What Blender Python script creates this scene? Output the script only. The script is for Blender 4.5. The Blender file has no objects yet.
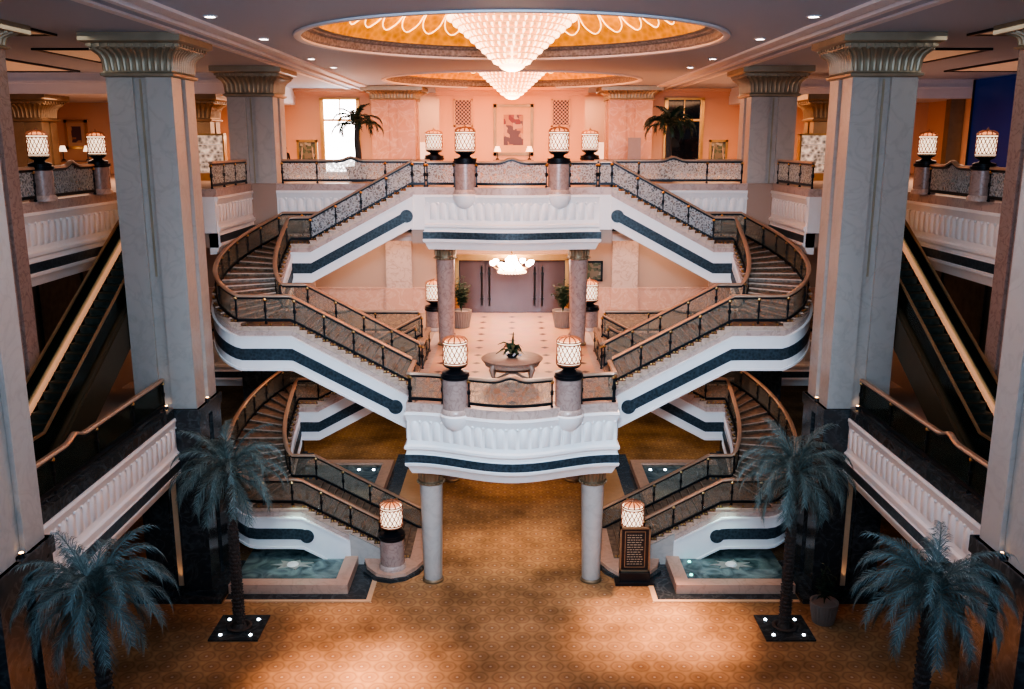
import bpy, bmesh, math, random
from mathutils import Vector, Matrix, Euler
random.seed(7)
PI = math.pi
SC = bpy.context.scene
COL = SC.collection
G, M, U = 0.0, 7.8, 15.6          # ground, middle, upper floor levels
C = 21.3                          # ceiling
CAMZ = 17.6

# ------------------------------------------------------------------ materials
def new_mat(name):
    m = bpy.data.materials.new(name); m.use_nodes = True
    nt = m.node_tree
    return m, nt, nt.nodes['Principled BSDF'], nt.nodes['Material Output']

def plain(name, col, rough=.5, metal=0, var=.12, scale=3., emit=None, es=0, spec=.5):
    m, nt, b, o = new_mat(name)
    N, L = nt.nodes, nt.links
    tc = N.new('ShaderNodeTexCoord'); nz = N.new('ShaderNodeTexNoise')
    nz.inputs['Scale'].default_value = scale; nz.inputs['Detail'].default_value = 4
    L.new(tc.outputs['Object'], nz.inputs['Vector'])
    mx = N.new('ShaderNodeMix'); mx.data_type = 'RGBA'
    mx.inputs[6].default_value = tuple(c*(1-var) for c in col)+(1,)
    mx.inputs[7].default_value = tuple(min(1, c*(1+var)) for c in col)+(1,)
    L.new(nz.outputs['Fac'], mx.inputs[0]); L.new(mx.outputs[2], b.inputs['Base Color'])
    b.inputs['Roughness'].default_value = rough; b.inputs['Metallic'].default_value = metal
    b.inputs['Specular IOR Level'].default_value = spec
    if emit:
        b.inputs['Emission Color'].default_value = tuple(emit)+(1,)
        b.inputs['Emission Strength'].default_value = es
    return m

def marble(name, base, vein, scale=.6, rough=.25, amount=.6, fine=6.):
    m, nt, b, o = new_mat(name)
    N, L = nt.nodes, nt.links
    tc = N.new('ShaderNodeTexCoord')
    n1 = N.new('ShaderNodeTexNoise'); n1.inputs['Scale'].default_value = scale; n1.inputs['Detail'].default_value = 8
    n1.inputs['Distortion'].default_value = 1.6
    L.new(tc.outputs['Object'], n1.inputs['Vector'])
    r1 = N.new('ShaderNodeValToRGB')
    r1.color_ramp.elements[0].position = .44; r1.color_ramp.elements[0].color = (0, 0, 0, 1)
    r1.color_ramp.elements[1].position = .5; r1.color_ramp.elements[1].color = (1, 1, 1, 1)
    e = r1.color_ramp.elements.new(.56); e.color = (0, 0, 0, 1)
    L.new(n1.outputs['Fac'], r1.inputs['Fac'])
    n2 = N.new('ShaderNodeTexNoise'); n2.inputs['Scale'].default_value = fine; n2.inputs['Detail'].default_value = 6
    L.new(tc.outputs['Object'], n2.inputs['Vector'])
    mul = N.new('ShaderNodeMath'); mul.operation = 'MULTIPLY'
    L.new(r1.outputs['Color'], mul.inputs[0]); L.new(n2.outputs['Fac'], mul.inputs[1])
    add = N.new('ShaderNodeMath'); add.operation = 'MULTIPLY_ADD'; add.use_clamp = True
    L.new(mul.outputs[0], add.inputs[0]); add.inputs[1].default_value = amount*1.4
    m3 = N.new('ShaderNodeMath'); m3.operation = 'MULTIPLY'; m3.inputs[1].default_value = amount*.5
    L.new(n2.outputs['Fac'], m3.inputs[0]); L.new(m3.outputs[0], add.inputs[2])
    mx = N.new('ShaderNodeMix'); mx.data_type = 'RGBA'
    mx.inputs[6].default_value = tuple(base)+(1,); mx.inputs[7].default_value = tuple(vein)+(1,)
    L.new(add.outputs[0], mx.inputs[0]); L.new(mx.outputs[2], b.inputs['Base Color'])
    b.inputs['Roughness'].default_value = rough
    return m

def emissive(name, col, strength, base=None):
    m, nt, b, o = new_mat(name)
    b.inputs['Base Color'].default_value = tuple(base or col)+(1,)
    b.inputs['Emission Color'].default_value = tuple(col)+(1,)
    b.inputs['Emission Strength'].default_value = strength
    b.inputs['Roughness'].default_value = .6
    N, L = nt.nodes, nt.links
    tc = N.new('ShaderNodeTexCoord'); nz = N.new('ShaderNodeTexNoise'); nz.inputs['Scale'].default_value = 3
    L.new(tc.outputs['Object'], nz.inputs['Vector'])
    ma = N.new('ShaderNodeMath'); ma.operation = 'MULTIPLY_ADD'
    ma.inputs[1].default_value = strength*.3; ma.inputs[2].default_value = strength*.85
    L.new(nz.outputs['Fac'], ma.inputs[0]); L.new(ma.outputs[0], b.inputs['Emission Strength'])
    return m

def etched_glass(name, clear, etch, dens=.75, scale=5.0):
    """glass with a scrolling frosted engraving"""
    m, nt, b, o = new_mat(name)
    N, L = nt.nodes, nt.links
    tc = N.new('ShaderNodeTexCoord')
    nz = N.new('ShaderNodeTexNoise'); nz.inputs['Scale'].default_value = scale*.5; nz.inputs['Detail'].default_value = 2
    L.new(tc.outputs['Object'], nz.inputs['Vector'])
    va = N.new('ShaderNodeVectorMath'); va.operation = 'MULTIPLY_ADD'
    L.new(nz.outputs['Color'], va.inputs[0]); va.inputs[1].default_value = (.55, .55, .55)
    L.new(tc.outputs['Object'], va.inputs[2])
    vo = N.new('ShaderNodeTexVoronoi'); vo.feature = 'DISTANCE_TO_EDGE'; vo.inputs['Scale'].default_value = scale
    L.new(va.outputs[0], vo.inputs['Vector'])
    rp = N.new('ShaderNodeValToRGB'); flo = .30 if 'silver' in name else .42
    rp.color_ramp.elements[0].position = .03; rp.color_ramp.elements[0].color = (1, 1, 1, 1)
    rp.color_ramp.elements[1].position = .22; rp.color_ramp.elements[1].color = (flo, flo, flo, 1)
    L.new(vo.outputs['Distance'], rp.inputs['Fac'])
    ml = N.new('ShaderNodeMath'); ml.operation = 'MULTIPLY'; ml.inputs[1].default_value = dens
    L.new(rp.outputs['Color'], ml.inputs[0])
    tr = N.new('ShaderNodeBsdfTransparent'); tr.inputs['Color'].default_value = tuple(clear)+(1,)
    gl = N.new('ShaderNodeBsdfGlossy'); gl.inputs['Roughness'].default_value = .08; gl.inputs['Color'].default_value = (.8, .85, .85, 1)
    fr = N.new('ShaderNodeFresnel'); fr.inputs['IOR'].default_value = 1.35
    mg = N.new('ShaderNodeMixShader'); L.new(fr.outputs[0], mg.inputs[0]); L.new(tr.outputs[0], mg.inputs[1]); L.new(gl.outputs[0], mg.inputs[2])
    di = N.new('ShaderNodeBsdfDiffuse'); di.inputs['Color'].default_value = tuple(etch)+(1,)
    tl = N.new('ShaderNodeBsdfTranslucent'); tl.inputs['Color'].default_value = tuple(etch)+(1,)
    md = N.new('ShaderNodeMixShader'); md.inputs[0].default_value = .5; L.new(di.outputs[0], md.inputs[1]); L.new(tl.outputs[0], md.inputs[2])
    mx = N.new('ShaderNodeMixShader'); L.new(ml.outputs[0], mx.inputs[0]); L.new(mg.outputs[0], mx.inputs[1]); L.new(md.outputs[0], mx.inputs[2])
    L.new(mx.outputs[0], o.inputs['Surface'])
    return m

def carpet_mat():
    m, nt, b, o = new_mat('carpet_medallion')
    N, L = nt.nodes, nt.links
    tc = N.new('ShaderNodeTexCoord')
    P = .74
    def hexsum(period, phase=0):
        out = None
        for k in range(3):
            a = PI/2 + k*2*PI/3
            d = N.new('ShaderNodeVectorMath'); d.operation = 'DOT_PRODUCT'
            L.new(tc.outputs['Object'], d.inputs[0]); f = 2*PI/period
            d.inputs[1].default_value = (math.cos(a)*f, math.sin(a)*f, 0)
            c = N.new('ShaderNodeMath'); c.operation = 'COSINE'; L.new(d.outputs['Value'], c.inputs[0])
            if out is None: out = c.outputs[0]
            else:
                s = N.new('ShaderNodeMath'); s.operation = 'ADD'; L.new(out, s.inputs[0]); L.new(c.outputs[0], s.inputs[1]); out = s.outputs[0]
        mr = N.new('ShaderNodeMapRange'); mr.inputs[1].default_value = -1.5; mr.inputs[2].default_value = 3
        L.new(out, mr.inputs[0]); return mr.outputs[0]
    h1 = hexsum(P*.866)
    r1 = N.new('ShaderNodeValToRGB'); cr = r1.color_ramp
    cr.elements[0].position = 0; cr.elements[0].color = (.46, .265, .13, 1)
    cr.elements[1].position = 1; cr.elements[1].color = (.52, .38, .26, 1)
    for p, c in ((.10, (.40, .235, .12)), (.17, (.32, .18, .09)), (.26, (.33, .185, .092)), (.38, (.41, .235, .12)), (.60, (.37, .21, .105)), (.82, (.35, .195, .10)), (.93, (.29, .155, .08))):
        e = cr.elements.new(p); e.color = c+(1,)
    L.new(h1, r1.inputs['Fac'])
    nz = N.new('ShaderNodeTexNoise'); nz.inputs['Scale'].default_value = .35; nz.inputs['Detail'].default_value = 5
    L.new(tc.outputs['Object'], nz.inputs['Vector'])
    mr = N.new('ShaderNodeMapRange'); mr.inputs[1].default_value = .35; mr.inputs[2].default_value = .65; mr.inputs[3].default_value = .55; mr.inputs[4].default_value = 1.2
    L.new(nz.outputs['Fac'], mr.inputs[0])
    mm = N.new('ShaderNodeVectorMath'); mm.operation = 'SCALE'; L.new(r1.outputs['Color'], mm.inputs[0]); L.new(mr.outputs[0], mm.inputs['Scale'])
    L.new(mm.outputs[0], b.inputs['Base Color'])
    b.inputs['Roughness'].default_value = .9; b.inputs['Specular IOR Level'].default_value = .1
    return m

def inlaid_floor():
    m, nt, b, o = new_mat('inlaid_marble_floor')
    N, L = nt.nodes, nt.links
    tc = N.new('ShaderNodeTexCoord')
    sc = N.new('ShaderNodeVectorMath'); sc.operation = 'SCALE'; sc.inputs['Scale'].default_value = .62; L.new(tc.outputs['Object'], sc.inputs[0])
    vo = N.new('ShaderNodeTexVoronoi'); vo.distance = 'MANHATTAN'; vo.inputs['Scale'].default_value = 1; vo.inputs['Randomness'].default_value = 0
    vo.voronoi_dimensions = '2D'
    L.new(sc.outputs[0], vo.inputs['Vector'])
    r = N.new('ShaderNodeValToRGB'); r.color_ramp.interpolation = 'CONSTANT'
    r.color_ramp.elements[0].color = (.06, .025, .02, 1); r.color_ramp.elements[1].position = .13; r.color_ramp.elements[1].color = (.68, .39, .25, 1)
    L.new(vo.outputs['Distance'], r.inputs['Fac'])
    nz = N.new('ShaderNodeTexNoise'); nz.inputs['Scale'].default_value = 1.5; L.new(tc.outputs['Object'], nz.inputs['Vector'])
    mx = N.new('ShaderNodeMix'); mx.data_type = 'RGBA'; mx.blend_type = 'MULTIPLY'; mx.inputs[0].default_value = .35
    L.new(r.outputs['Color'], mx.inputs[6]); L.new(nz.outputs['Color'], mx.inputs[7]); L.new(mx.outputs[2], b.inputs['Base Color'])
    b.inputs['Roughness'].default_value = .28
    return m

def patterned(name, c1, c2, scale=6, rough=.4, metal=0, emit=0):
    m, nt, b, o = new_mat(name)
    N, L = nt.nodes, nt.links
    tc = N.new('ShaderNodeTexCoord'); vo = N.new('ShaderNodeTexVoronoi'); vo.inputs['Scale'].default_value = scale
    L.new(tc.outputs['Object'], vo.inputs['Vector'])
    mx = N.new('ShaderNodeMix'); mx.data_type = 'RGBA'; mx.inputs[6].default_value = tuple(c1)+(1,); mx.inputs[7].default_value = tuple(c2)+(1,)
    L.new(vo.outputs['Distance'], mx.inputs[0]); L.new(mx.outputs[2], b.inputs['Base Color'])
    b.inputs['Roughness'].default_value = rough; b.inputs['Metallic'].default_value = metal
    if emit:
        L.new(mx.outputs[2], b.inputs['Emission Color']); b.inputs['Emission Strength'].default_value = emit
    return m

def abstract_art(name, cols, scale=3.):
    m, nt, b, o = new_mat(name)
    N, L = nt.nodes, nt.links
    tc = N.new('ShaderNodeTexCoord'); vo = N.new('ShaderNodeTexVoronoi'); vo.distance = 'CHEBYCHEV'; vo.inputs['Scale'].default_value = scale
    L.new(tc.outputs['Object'], vo.inputs['Vector'])
    r = N.new('ShaderNodeValToRGB'); r.color_ramp.interpolation = 'CONSTANT'
    r.color_ramp.elements[0].color = cols[0]+(1,); r.color_ramp.elements[1].position = .8; r.color_ramp.elements[1].color = cols[-1]+(1,)
    for i, c in enumerate(cols[1:-1]):
        e = r.color_ramp.elements.new((i+1)*.8/(len(cols)-1)); e.color = c+(1,)
    L.new(vo.outputs['Color'], r.inputs['Fac']); L.new(r.outputs['Color'], b.inputs['Base Color'])
    return m

def grille_mat(name):
    m, nt, b, o = new_mat(name)
    N, L = nt.nodes, nt.links
    tc = N.new('ShaderNodeTexCoord'); ck = N.new('ShaderNodeTexChecker'); ck.inputs['Scale'].default_value = 8
    ck.inputs['Color1'].default_value = (.03, .02, .02, 1); ck.inputs['Color2'].default_value = (.5, .3, .22, 1)
    L.new(tc.outputs['Object'], ck.inputs['Vector']); L.new(ck.outputs['Color'], b.inputs['Base Color'])
    return m

def water_mat():
    m, nt, b, o = new_mat('pool_water')
    N, L = nt.nodes, nt.links
    tc = N.new('ShaderNodeTexCoord')
    nz = N.new('ShaderNodeTexNoise'); nz.inputs['Scale'].default_value = 1.2; nz.inputs['Detail'].default_value = 6; nz.inputs['Distortion'].default_value = 1.5
    L.new(tc.outputs['Object'], nz.inputs['Vector'])
    r = N.new('ShaderNodeValToRGB'); r.color_ramp.elements[0].position = .3; r.color_ramp.elements[0].color = (.03, .06, .065, 1)
    r.color_ramp.elements[1].position = .75; r.color_ramp.elements[1].color = (.26, .34, .33, 1)
    L.new(nz.outputs['Fac'], r.inputs['Fac'])
    L.new(r.outputs['Color'], b.inputs['Base Color']); b.inputs['Roughness'].default_value = .06
    bp = N.new('ShaderNodeBump'); bp.inputs['Strength'].default_value = .25; n2 = N.new('ShaderNodeTexNoise'); n2.inputs['Scale'].default_value = 4
    L.new(tc.outputs['Object'], n2.inputs['Vector']); L.new(n2.outputs['Fac'], bp.inputs['Height']); L.new(bp.outputs[0], b.inputs['Normal'])
    return m

MT = dict(
    carpet=carpet_mat(), inlaid=inlaid_floor(), water=water_mat(),
    grey_marble=marble('grey_veined_marble', (.47, .43, .39), (.29, .26, .235), .9, .35, .28, 3.),
    side_marble=marble('rose_marble', (.50, .36, .31), (.28, .18, .15), .8, .25, .6),
    dark_marble=marble('dark_green_marble', (.025, .032, .036), (.12, .14, .15), 1.2, .18, .5),
    beige_marble=marble('beige_marble', (.55, .42, .36), (.32, .22, .19), 1.5, .3, .6),
    pillar_marble=marble('brown_pillar_marble', (.42, .31, .27), (.24, .16, .14), 2.0, .25, .6),
    white=plain('white_plaster', (.80, .78, .76), .55, var=.04),
    band=patterned('dark_patterned_band', (.012, .022, .03), (.06, .09, .11), 9, .35),
    step_top=marble('step_tread_marble', (.66, .48, .37), (.30, .2, .15), 1.5, .35, .5),
    tread=patterned('step_tread_inlay', (.12, .075, .05), (.34, .23, .16), 4, .5),
    step_riser=patterned('step_riser_inlay', (.05, .035, .025), (.26, .18, .12), 7, .4),
    gold=plain('antique_gold', (.62, .40, .18), .32, 1., var=.15),
    dull_gold=plain('dull_gold', (.30, .22, .14), .5, .7, var=.25, scale=2),
    cap=plain('capital_gilt', (.40, .34, .25), .42, .5, var=.25, scale=1.5),
    copper=plain('copper_handrail', (.50, .34, .24), .35, .5, var=.08), rubber_rail=plain('bronze_handrail', (.42, .27, .15), .35, .6),
    copper_glow=plain('copper_glow', (.75, .42, .26), .3, .5, emit=(1., .5, .28), es=.35),  # emission put into the copper so the deck looks lit
    dark_metal=plain('dark_bronze', (.022, .026, .03), .4, .6, var=.2),
    black=plain('black_lacquer', (.012, .014, .018), .3, .1, var=.1),
    glass=etched_glass('etched_glass', (.90, .88, .83), (.52, .48, .41), .36, 4.2), glass_silver=etched_glass('silvered_etched_glass', (.78, .80, .80), (.70, .73, .74), .74, 6),
    glass_dark=etched_glass('smoked_glass', (.68, .72, .66), (.16, .18, .14), .16, 2),
    esc_glass=etched_glass('escalator_glass', (.90, .95, .92), (.1, .14, .12), .06, 1),
    shade=emissive('lamp_shade_glow', (1., .74, .53), 1.15, (.9, .7, .55)), lampdome=emissive('lamp_dome_glow', (1., .36, .16), .8, (.5, .25, .15)),
    lattice=plain('shade_lattice', (.30, .10, .05), .5, .3),
    lampcrown=plain('lamp_crown_copper', (.45, .22, .13), .4, .5),
    ceil=plain('ceiling_paint', (.43, .51, .64), .7, var=.03, scale=.3),
    ceil_white=plain('ceiling_moulding', (.72, .72, .76), .6, var=.03),
    warm_wall=plain('warm_wall_paint', (.68, .40, .26), .6, var=.05, scale=.4),
    mauve_wall=plain('mauve_wall_paint', (.38, .27, .21), .6, var=.06, scale=.5),
    pink_marble=marble('pink_wainscot_marble', (.52, .31, .23), (.66, .48, .40), 1.0, .3, .5),
    dark_wall=patterned('dark_lattice_wall', (.03, .034, .032), (.10, .10, .08), 3, .35),
    dome=patterned('dome_gold_leaf_glow', (.42, .17, .015), (.72, .34, .04), 3.5, .5, .2, .4),  # last value adds a glow to the leaf, brightening the vault
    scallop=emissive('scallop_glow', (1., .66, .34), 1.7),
    cornice=patterned('dome_cornice', (.14, .13, .13), (.36, .35, .36), 8, .5),
    crystal=emissive('crystal_glow', (1., .62, .40), 2.3, (.9, .7, .55)),
    crystal_dim=plain('crystal_ring', (.75, .42, .22), .3, .6, emit=(1., .48, .24), es=.75),
    down=emissive('downlight_glow', (1., .85, .75), 14),
    coolspot=emissive('uplight_glow', (.8, .9, 1.), 14),
    warmspot=emissive('warm_uplight_glow', (1., .55, .25), 8),
    frond=plain('dusty_palm_leaf', (.085, .125, .118), .6, var=.35, scale=4),
    frond_light=plain('pale_palm_leaf', (.19, .25, .235), .6, var=.3, scale=4),  # paler tone dealt to leaflets at random
    green=plain('dark_green_leaf', (.02, .05, .025), .5, var=.4, scale=4),
    trunk=plain('palm_bark', (.075, .06, .052), .85, var=.5, scale=8),
    pot=plain('glazed_pot', (.05, .05, .055), .35),
    pot_beige=plain('ribbed_stone_pot', (.27, .22, .19), .6),  # stone tone darkened for the shade around the pot by the right column
    wood=plain('grey_brown_wood', (.30, .21, .16), .45, var=.25, scale=5),
    door=plain('mauve_door_glass', (.10, .072, .075), .22, .2, var=.2, scale=.8),
    esc_step=patterned('escalator_tread', (.035, .055, .048), (.09, .12, .105), 5, .45, .5),
    esc_panel=plain('olive_cladding', (.10, .085, .055), .4, .4),
    bluewin=plain('deep_blue_glass', (.002, .010, .07), .3, emit=(.0, .03, .22), es=.14, var=.5, scale=.3),
    darkwin=plain('night_window_glass', (.01, .014, .022), .08, var=.5),
    brightwin=emissive('bright_window', (1., .97, .98), 6),
    picture1=abstract_art('abstract_picture', ((.30, .08, .08), (.42, .20, .12), (.12, .07, .09), (.5, .3, .2), (.2, .04, .05)), 3.0),
    picture2=abstract_art('dark_picture', ((.02, .02, .02), (.12, .1, .07), (.05, .07, .04), (.2, .18, .15)), 6),
    mat_board=plain('picture_mount', (.62, .40, .26), .7),
    coffer=plain('coffer_lining_glow', (.72, .62, .55), .6, emit=(1., .6, .35), es=.10),  # slight emission painted in so the panels look lit
    rear_marble=marble('rear_column_marble', (.46, .24, .16), (.62, .44, .36), .9, .25, .55, 3.),
    grille=grille_mat('pierced_grille'),
    white_panel=plain('white_board', (.85, .82, .80), .5),
    grey_panel=plain('grey_board', (.20, .17, .19), .5),
    glitter=patterned('glowing_cabinet_goods', (.04, .03, .03), (.9, .7, .55), 5, .3, 0, .45),  # goods glow by emission in place of cabinet lighting
    text=plain('board_lettering', (.35, .30, .22), .5),
    mosaic=plain('pale_mosaic', (.34, .33, .30), .5, var=.3, scale=5),
    peach=marble('peach_stone', (.62, .40, .30), (.42, .26, .19), 1.0, .35, .5),
    tan=plain('tan_border', (.62, .42, .26), .7),
    coat=plain('black_coat', (.012, .012, .014), .8), skin=plain('skin', (.5, .3, .22), .6), hair=plain('dark_hair', (.02, .015, .012), .7),
    flower=plain('orchid_petal', (.45, .42, .44), .5),
)

# ------------------------------------------------------------------ geometry helpers
class B:
    def __init__(s): s.v = []; s.f = []; s.mi = []
    def add(s, vs, fs, mi=0):
        n = len(s.v); s.v += [tuple(v) for v in vs]
        s.f += [tuple(i+n for i in f) for f in fs]; s.mi += [mi]*len(fs); return s
    def box(s, x0, x1, y0, y1, z0, z1, mi=0):
        return s.add([(x0,y0,z0),(x1,y0,z0),(x1,y1,z0),(x0,y1,z0),(x0,y0,z1),(x1,y0,z1),(x1,y1,z1),(x0,y1,z1)],
                     [(0,3,2,1),(4,5,6,7),(0,1,5,4),(1,2,6,5),(2,3,7,6),(3,0,4,7)], mi)
    def prism(s, poly, z0, z1, mi=0, mtop=None):
        n = len(poly)
        s.add([(x,y,z0) for x,y in poly]+[(x,y,z1) for x,y in poly],
              [tuple(reversed(range(n)))]+[(i,(i+1)%n,n+(i+1)%n,n+i) for i in range(n)], mi)
        k = len(s.v)-n; s.f.append(tuple(range(k,k+n))); s.mi.append(mi if mtop is None else mtop); return s
    def lathe(s, prof, n=24, c=(0,0,0), mi=0, a0=0, a1=2*PI, sx=1, sy=1):
        full = abs(a1-a0-2*PI) < 1e-6; m = n if full else n+1
        vs = []
        for r, z in prof:
            for k in range(m):
                a = a0+(a1-a0)*k/n
                vs.append((c[0]+r*math.cos(a)*sx, c[1]+r*math.sin(a)*sy, c[2]+z))
        fs = []
        for i in range(len(prof)-1):
            for k in range(n):
                k2 = (k+1) % m
                fs.append((i*m+k, i*m+k2, (i+1)*m+k2, (i+1)*m+k))
        return s.add(vs, fs, mi)
    def tube(s, pts, r, n=8, mi=0, cap=True):
        pts = [Vector(p) for p in pts]; R = r if isinstance(r, (list, tuple)) else [r]*len(pts)
        vs = []; up = Vector((0,0,1)); prev = None
        for i, p in enumerate(pts):
            d = (pts[min(i+1,len(pts)-1)]-pts[max(i-1,0)]).normalized()
            if prev is None:
                a = d.cross(up) if abs(d.z) < .95 else d.cross(Vector((1,0,0)))
            else:
                a = prev - d*prev.dot(d)
            a.normalize(); prev = a; b = d.cross(a)
            for k in range(n):
                t = 2*PI*k/n; vs.append(p+a*(R[i]*math.cos(t))+b*(R[i]*math.sin(t)))
        fs = [(i*n+k, i*n+(k+1)%n, (i+1)*n+(k+1)%n, (i+1)*n+k) for i in range(len(pts)-1) for k in range(n)]
        if cap: fs += [tuple(reversed(range(n))), tuple(range((len(pts)-1)*n, len(pts)*n))]
        return s.add(vs, fs, mi)
    def sweep(s, pts, sect, mi=0, nrm=None, cap=True):
        """sect: list of (side, up); side measured along right-hand horizontal normal of the path"""
        pts = [Vector(p) for p in pts]; m = len(sect); vs = []
        N = nrm or normals2d(pts)
        for p, (nx, ny) in zip(pts, N):
            for a, u in sect: vs.append((p.x+nx*a, p.y+ny*a, p.z+u))
        fs = [(i*m+k, i*m+(k+1)%m, (i+1)*m+(k+1)%m, (i+1)*m+k) for i in range(len(pts)-1) for k in range(m)]
        if cap: fs += [tuple(reversed(range(m))), tuple(range((len(pts)-1)*m, len(pts)*m))]
        return s.add(vs, fs, mi)
    def sphere(s, c, r, n=10, m=6, mi=0, sz=1):
        prof = [(max(1e-4, r*math.sin(PI*i/m)), -r*sz*math.cos(PI*i/m)) for i in range(m+1)]
        return s.lathe(prof, n, c, mi)
    def quad(s, a, b, c, d, mi=0): return s.add([a,b,c,d], [(0,1,2,3)], mi)

def normals2d(pts):
    out = []
    for i in range(len(pts)):
        n = Vector((0, 0)); 
        segs = []
        if i > 0: segs.append(pts[i]-pts[i-1])
        if i < len(pts)-1: segs.append(pts[i+1]-pts[i])
        ns = []
        for d in segs:
            l = math.hypot(d.x, d.y) or 1e-9
            ns.append(Vector((d.y/l, -d.x/l)))
        if len(ns) == 2:
            mvec = ns[0]+ns[1]; l = mvec.length
            if l < 1e-6: n = ns[0]
            else:
                mvec /= l; n = mvec/max(.4, mvec.dot(ns[0]))
        else: n = ns[0]
        out.append((n.x, n.y))
    return out

def mesh(name, b, mats, off=(0,0,0), smooth=None, recalc=True):
    me = bpy.data.meshes.new(name)
    ox, oy, oz = off
    me.from_pydata([(x-ox, y-oy, z-oz) for x, y, z in b.v], [], b.f)
    if not isinstance(mats, (list, tuple)): mats = [mats]
    for m in mats: me.materials.append(m)
    for p, i in zip(me.polygons, b.mi): p.material_index = i
    if recalc:
        bm = bmesh.new(); bm.from_mesh(me); bmesh.ops.recalc_face_normals(bm, faces=bm.faces); bm.to_mesh(me); bm.free()
    if smooth is not None:
        for p in me.polygons: p.use_smooth = True
        me.set_sharp_from_angle(angle=math.radians(smooth))
    me.update(); return me

def wloc(o):
    v = Vector((0,0,0))
    while o: v += o.location; o = o.parent
    return v
def obj(name, b, mats, parent=None, off=None, smooth=None, label=None, recalc=True):
    """link a builder as one mesh object. World-built coordinates are made relative to the parent thing."""
    w = wloc(parent) if parent else Vector((0,0,0))
    me = mesh(name, b, mats, w if off is None else off, smooth, recalc)
    o = bpy.data.objects.new(name, me); COL.objects.link(o)
    if parent: o.parent = parent
    if label: o['label'] = label
    return o
def part_at(name, me, parent, loc, rot=(0,0,0), label=None):
    o = bpy.data.objects.new(name, me); COL.objects.link(o); o.parent = parent
    o.location = loc; o.rotation_euler = rot
    if label: o['label'] = label
    return o
def tag(o, label, cat, group=None):
    o['label'] = label; o['category'] = cat
    if group: o['group'] = group
    return o
def thing(name, label, cat, loc=(0,0,0), rz=0, group=None):
    o = bpy.data.objects.new(name, None); COL.objects.link(o)
    o.empty_display_size = .2; o.location = loc; o.rotation_euler = (0,0,rz)
    return tag(o, label, cat, group)
def single(name, b, mats, label, cat, base, group=None, smooth=None):
    o = obj(name, b, mats, None, off=base, smooth=smooth); o.location = base
    return tag(o, label, cat, group)
def struct(name, b, mats, smooth=None, parent=None):
    o = obj(name, b, mats, parent, smooth=smooth)
    if not parent: o['kind'] = 'structure'
    return o
def dup(root, loc, rz=None, label=None, scale=None):
    def cp(o, par):
        c = o.copy(); COL.objects.link(c); c.parent = par
        for ch in list(o.children): cp(ch, c)
        return c
    kids = list(root.children)
    r = root.copy(); COL.objects.link(r); r.location = loc
    if rz is not None: r.rotation_euler = (0,0,rz)
    if scale: r.scale = scale
    if label: r['label'] = label
    for ch in kids: cp(ch, r)
    return r
side_name = {-1: 'left', 1: 'right'}

# ------------------------------------------------------------------ room shell
def bow(x, yc, d):  # plan of the bowed balcony front
    return yc + d*(.5-.5*math.cos(PI*min(1, abs(x)/3.9)))
LW = 4.05                      # half width of the landings
MID_F, MID_B = 32.7, 1.1
UP_F, UP_B = 42.1, .7
def landing_poly(yc, d, yback, n=24):
    pts = [(-LW+2*LW*i/n, bow(-LW+2*LW*i/n, yc, d)) for i in range(n+1)]
    return pts + [(LW, yback), (-LW, yback)]

b = B().box(-31, 31, 2, 72, -.4, 0)
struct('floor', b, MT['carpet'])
T = 2.6
b = B(); b.prism(landing_poly(MID_F, MID_B, 53), M-T, M, 1, 0)
for s in (-1, 1):
    def rx(a, c): return (min(s*a, s*c), max(s*a, s*c))
    x0, x1 = rx(LW, 24); b.box(x0, x1, 47, 53, M-T, M, 1); x0, x1 = rx(LW, 4.7); b.box(x0, x1, 42.78, 47, M-T, M, 1)
    x0, x1 = rx(12.8, 24); b.box(x0, x1, 3, 36, M-T, M, 1)
    x0, x1 = rx(16, 24); b.box(x0, x1, 36, 47, M-T, M, 1)
struct('floor_middle', b, [MT['inlaid'], MT['mauve_wall']])
b = B(); b.prism(landing_poly(UP_F, UP_B, 72), U-T, U, 1, 0)
for s in (-1, 1):
    def rx(a, c): return (min(s*a, s*c), max(s*a, s*c))
    x0, x1 = rx(LW, 16.6); b.box(x0, x1, 46.6, 72, U-T, U, 1)
    x0, x1 = rx(13.2, 16.6); b.box(x0, x1, 40.95, 46.6, U-T, U, 1); x0, x1 = rx(LW, 4.7); b.box(x0, x1, 42.78, 46.6, U-T, U, 1)
    x0, x1 = rx(16.6, 31); b.box(x0, x1, 3, 72, U-T, U, 1)
b.box(-31, 31, -3, 2.4, U-T, U, 1)
struct('floor_upper', b, [MT['inlaid'], MT['mauve_wall']])

# ceiling with two round openings
DY = (35.0, 57.0); DR = 7.6; PH = 9.4
def ring_patch(b, cy, r, h, z, n=96):
    vs = []
    for k in range(n):
        a = 2*PI*k/n; ca, sa = math.cos(a), math.sin(a); t = h/max(abs(ca), abs(sa))
        vs.append((r*ca, cy+r*sa, z)); vs.append((t*ca, cy+t*sa, z))
    b.add(vs, [(2*k, 2*k+1, 2*((k+1) % n)+1, 2*((k+1) % n)) for k in range(n)])
b = B()
for cy in DY: ring_patch(b, cy, DR, PH, C)
for x0, x1, y0, y1 in ((-31, -PH, -3, 72), (PH, 31, -3, 72), (-PH, PH, -3, DY[0]-PH), (-PH, PH, DY[0]+PH, DY[1]-PH), (-PH, PH, DY[1]+PH, 72)):
    b.quad((x0,y0,C), (x1,y0,C), (x1,y1,C), (x0,y1,C))
b.box(-31, 31, -3, 72, C+3.2, C+3.4)
struct('ceiling', b, MT['ceil'])
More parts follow.
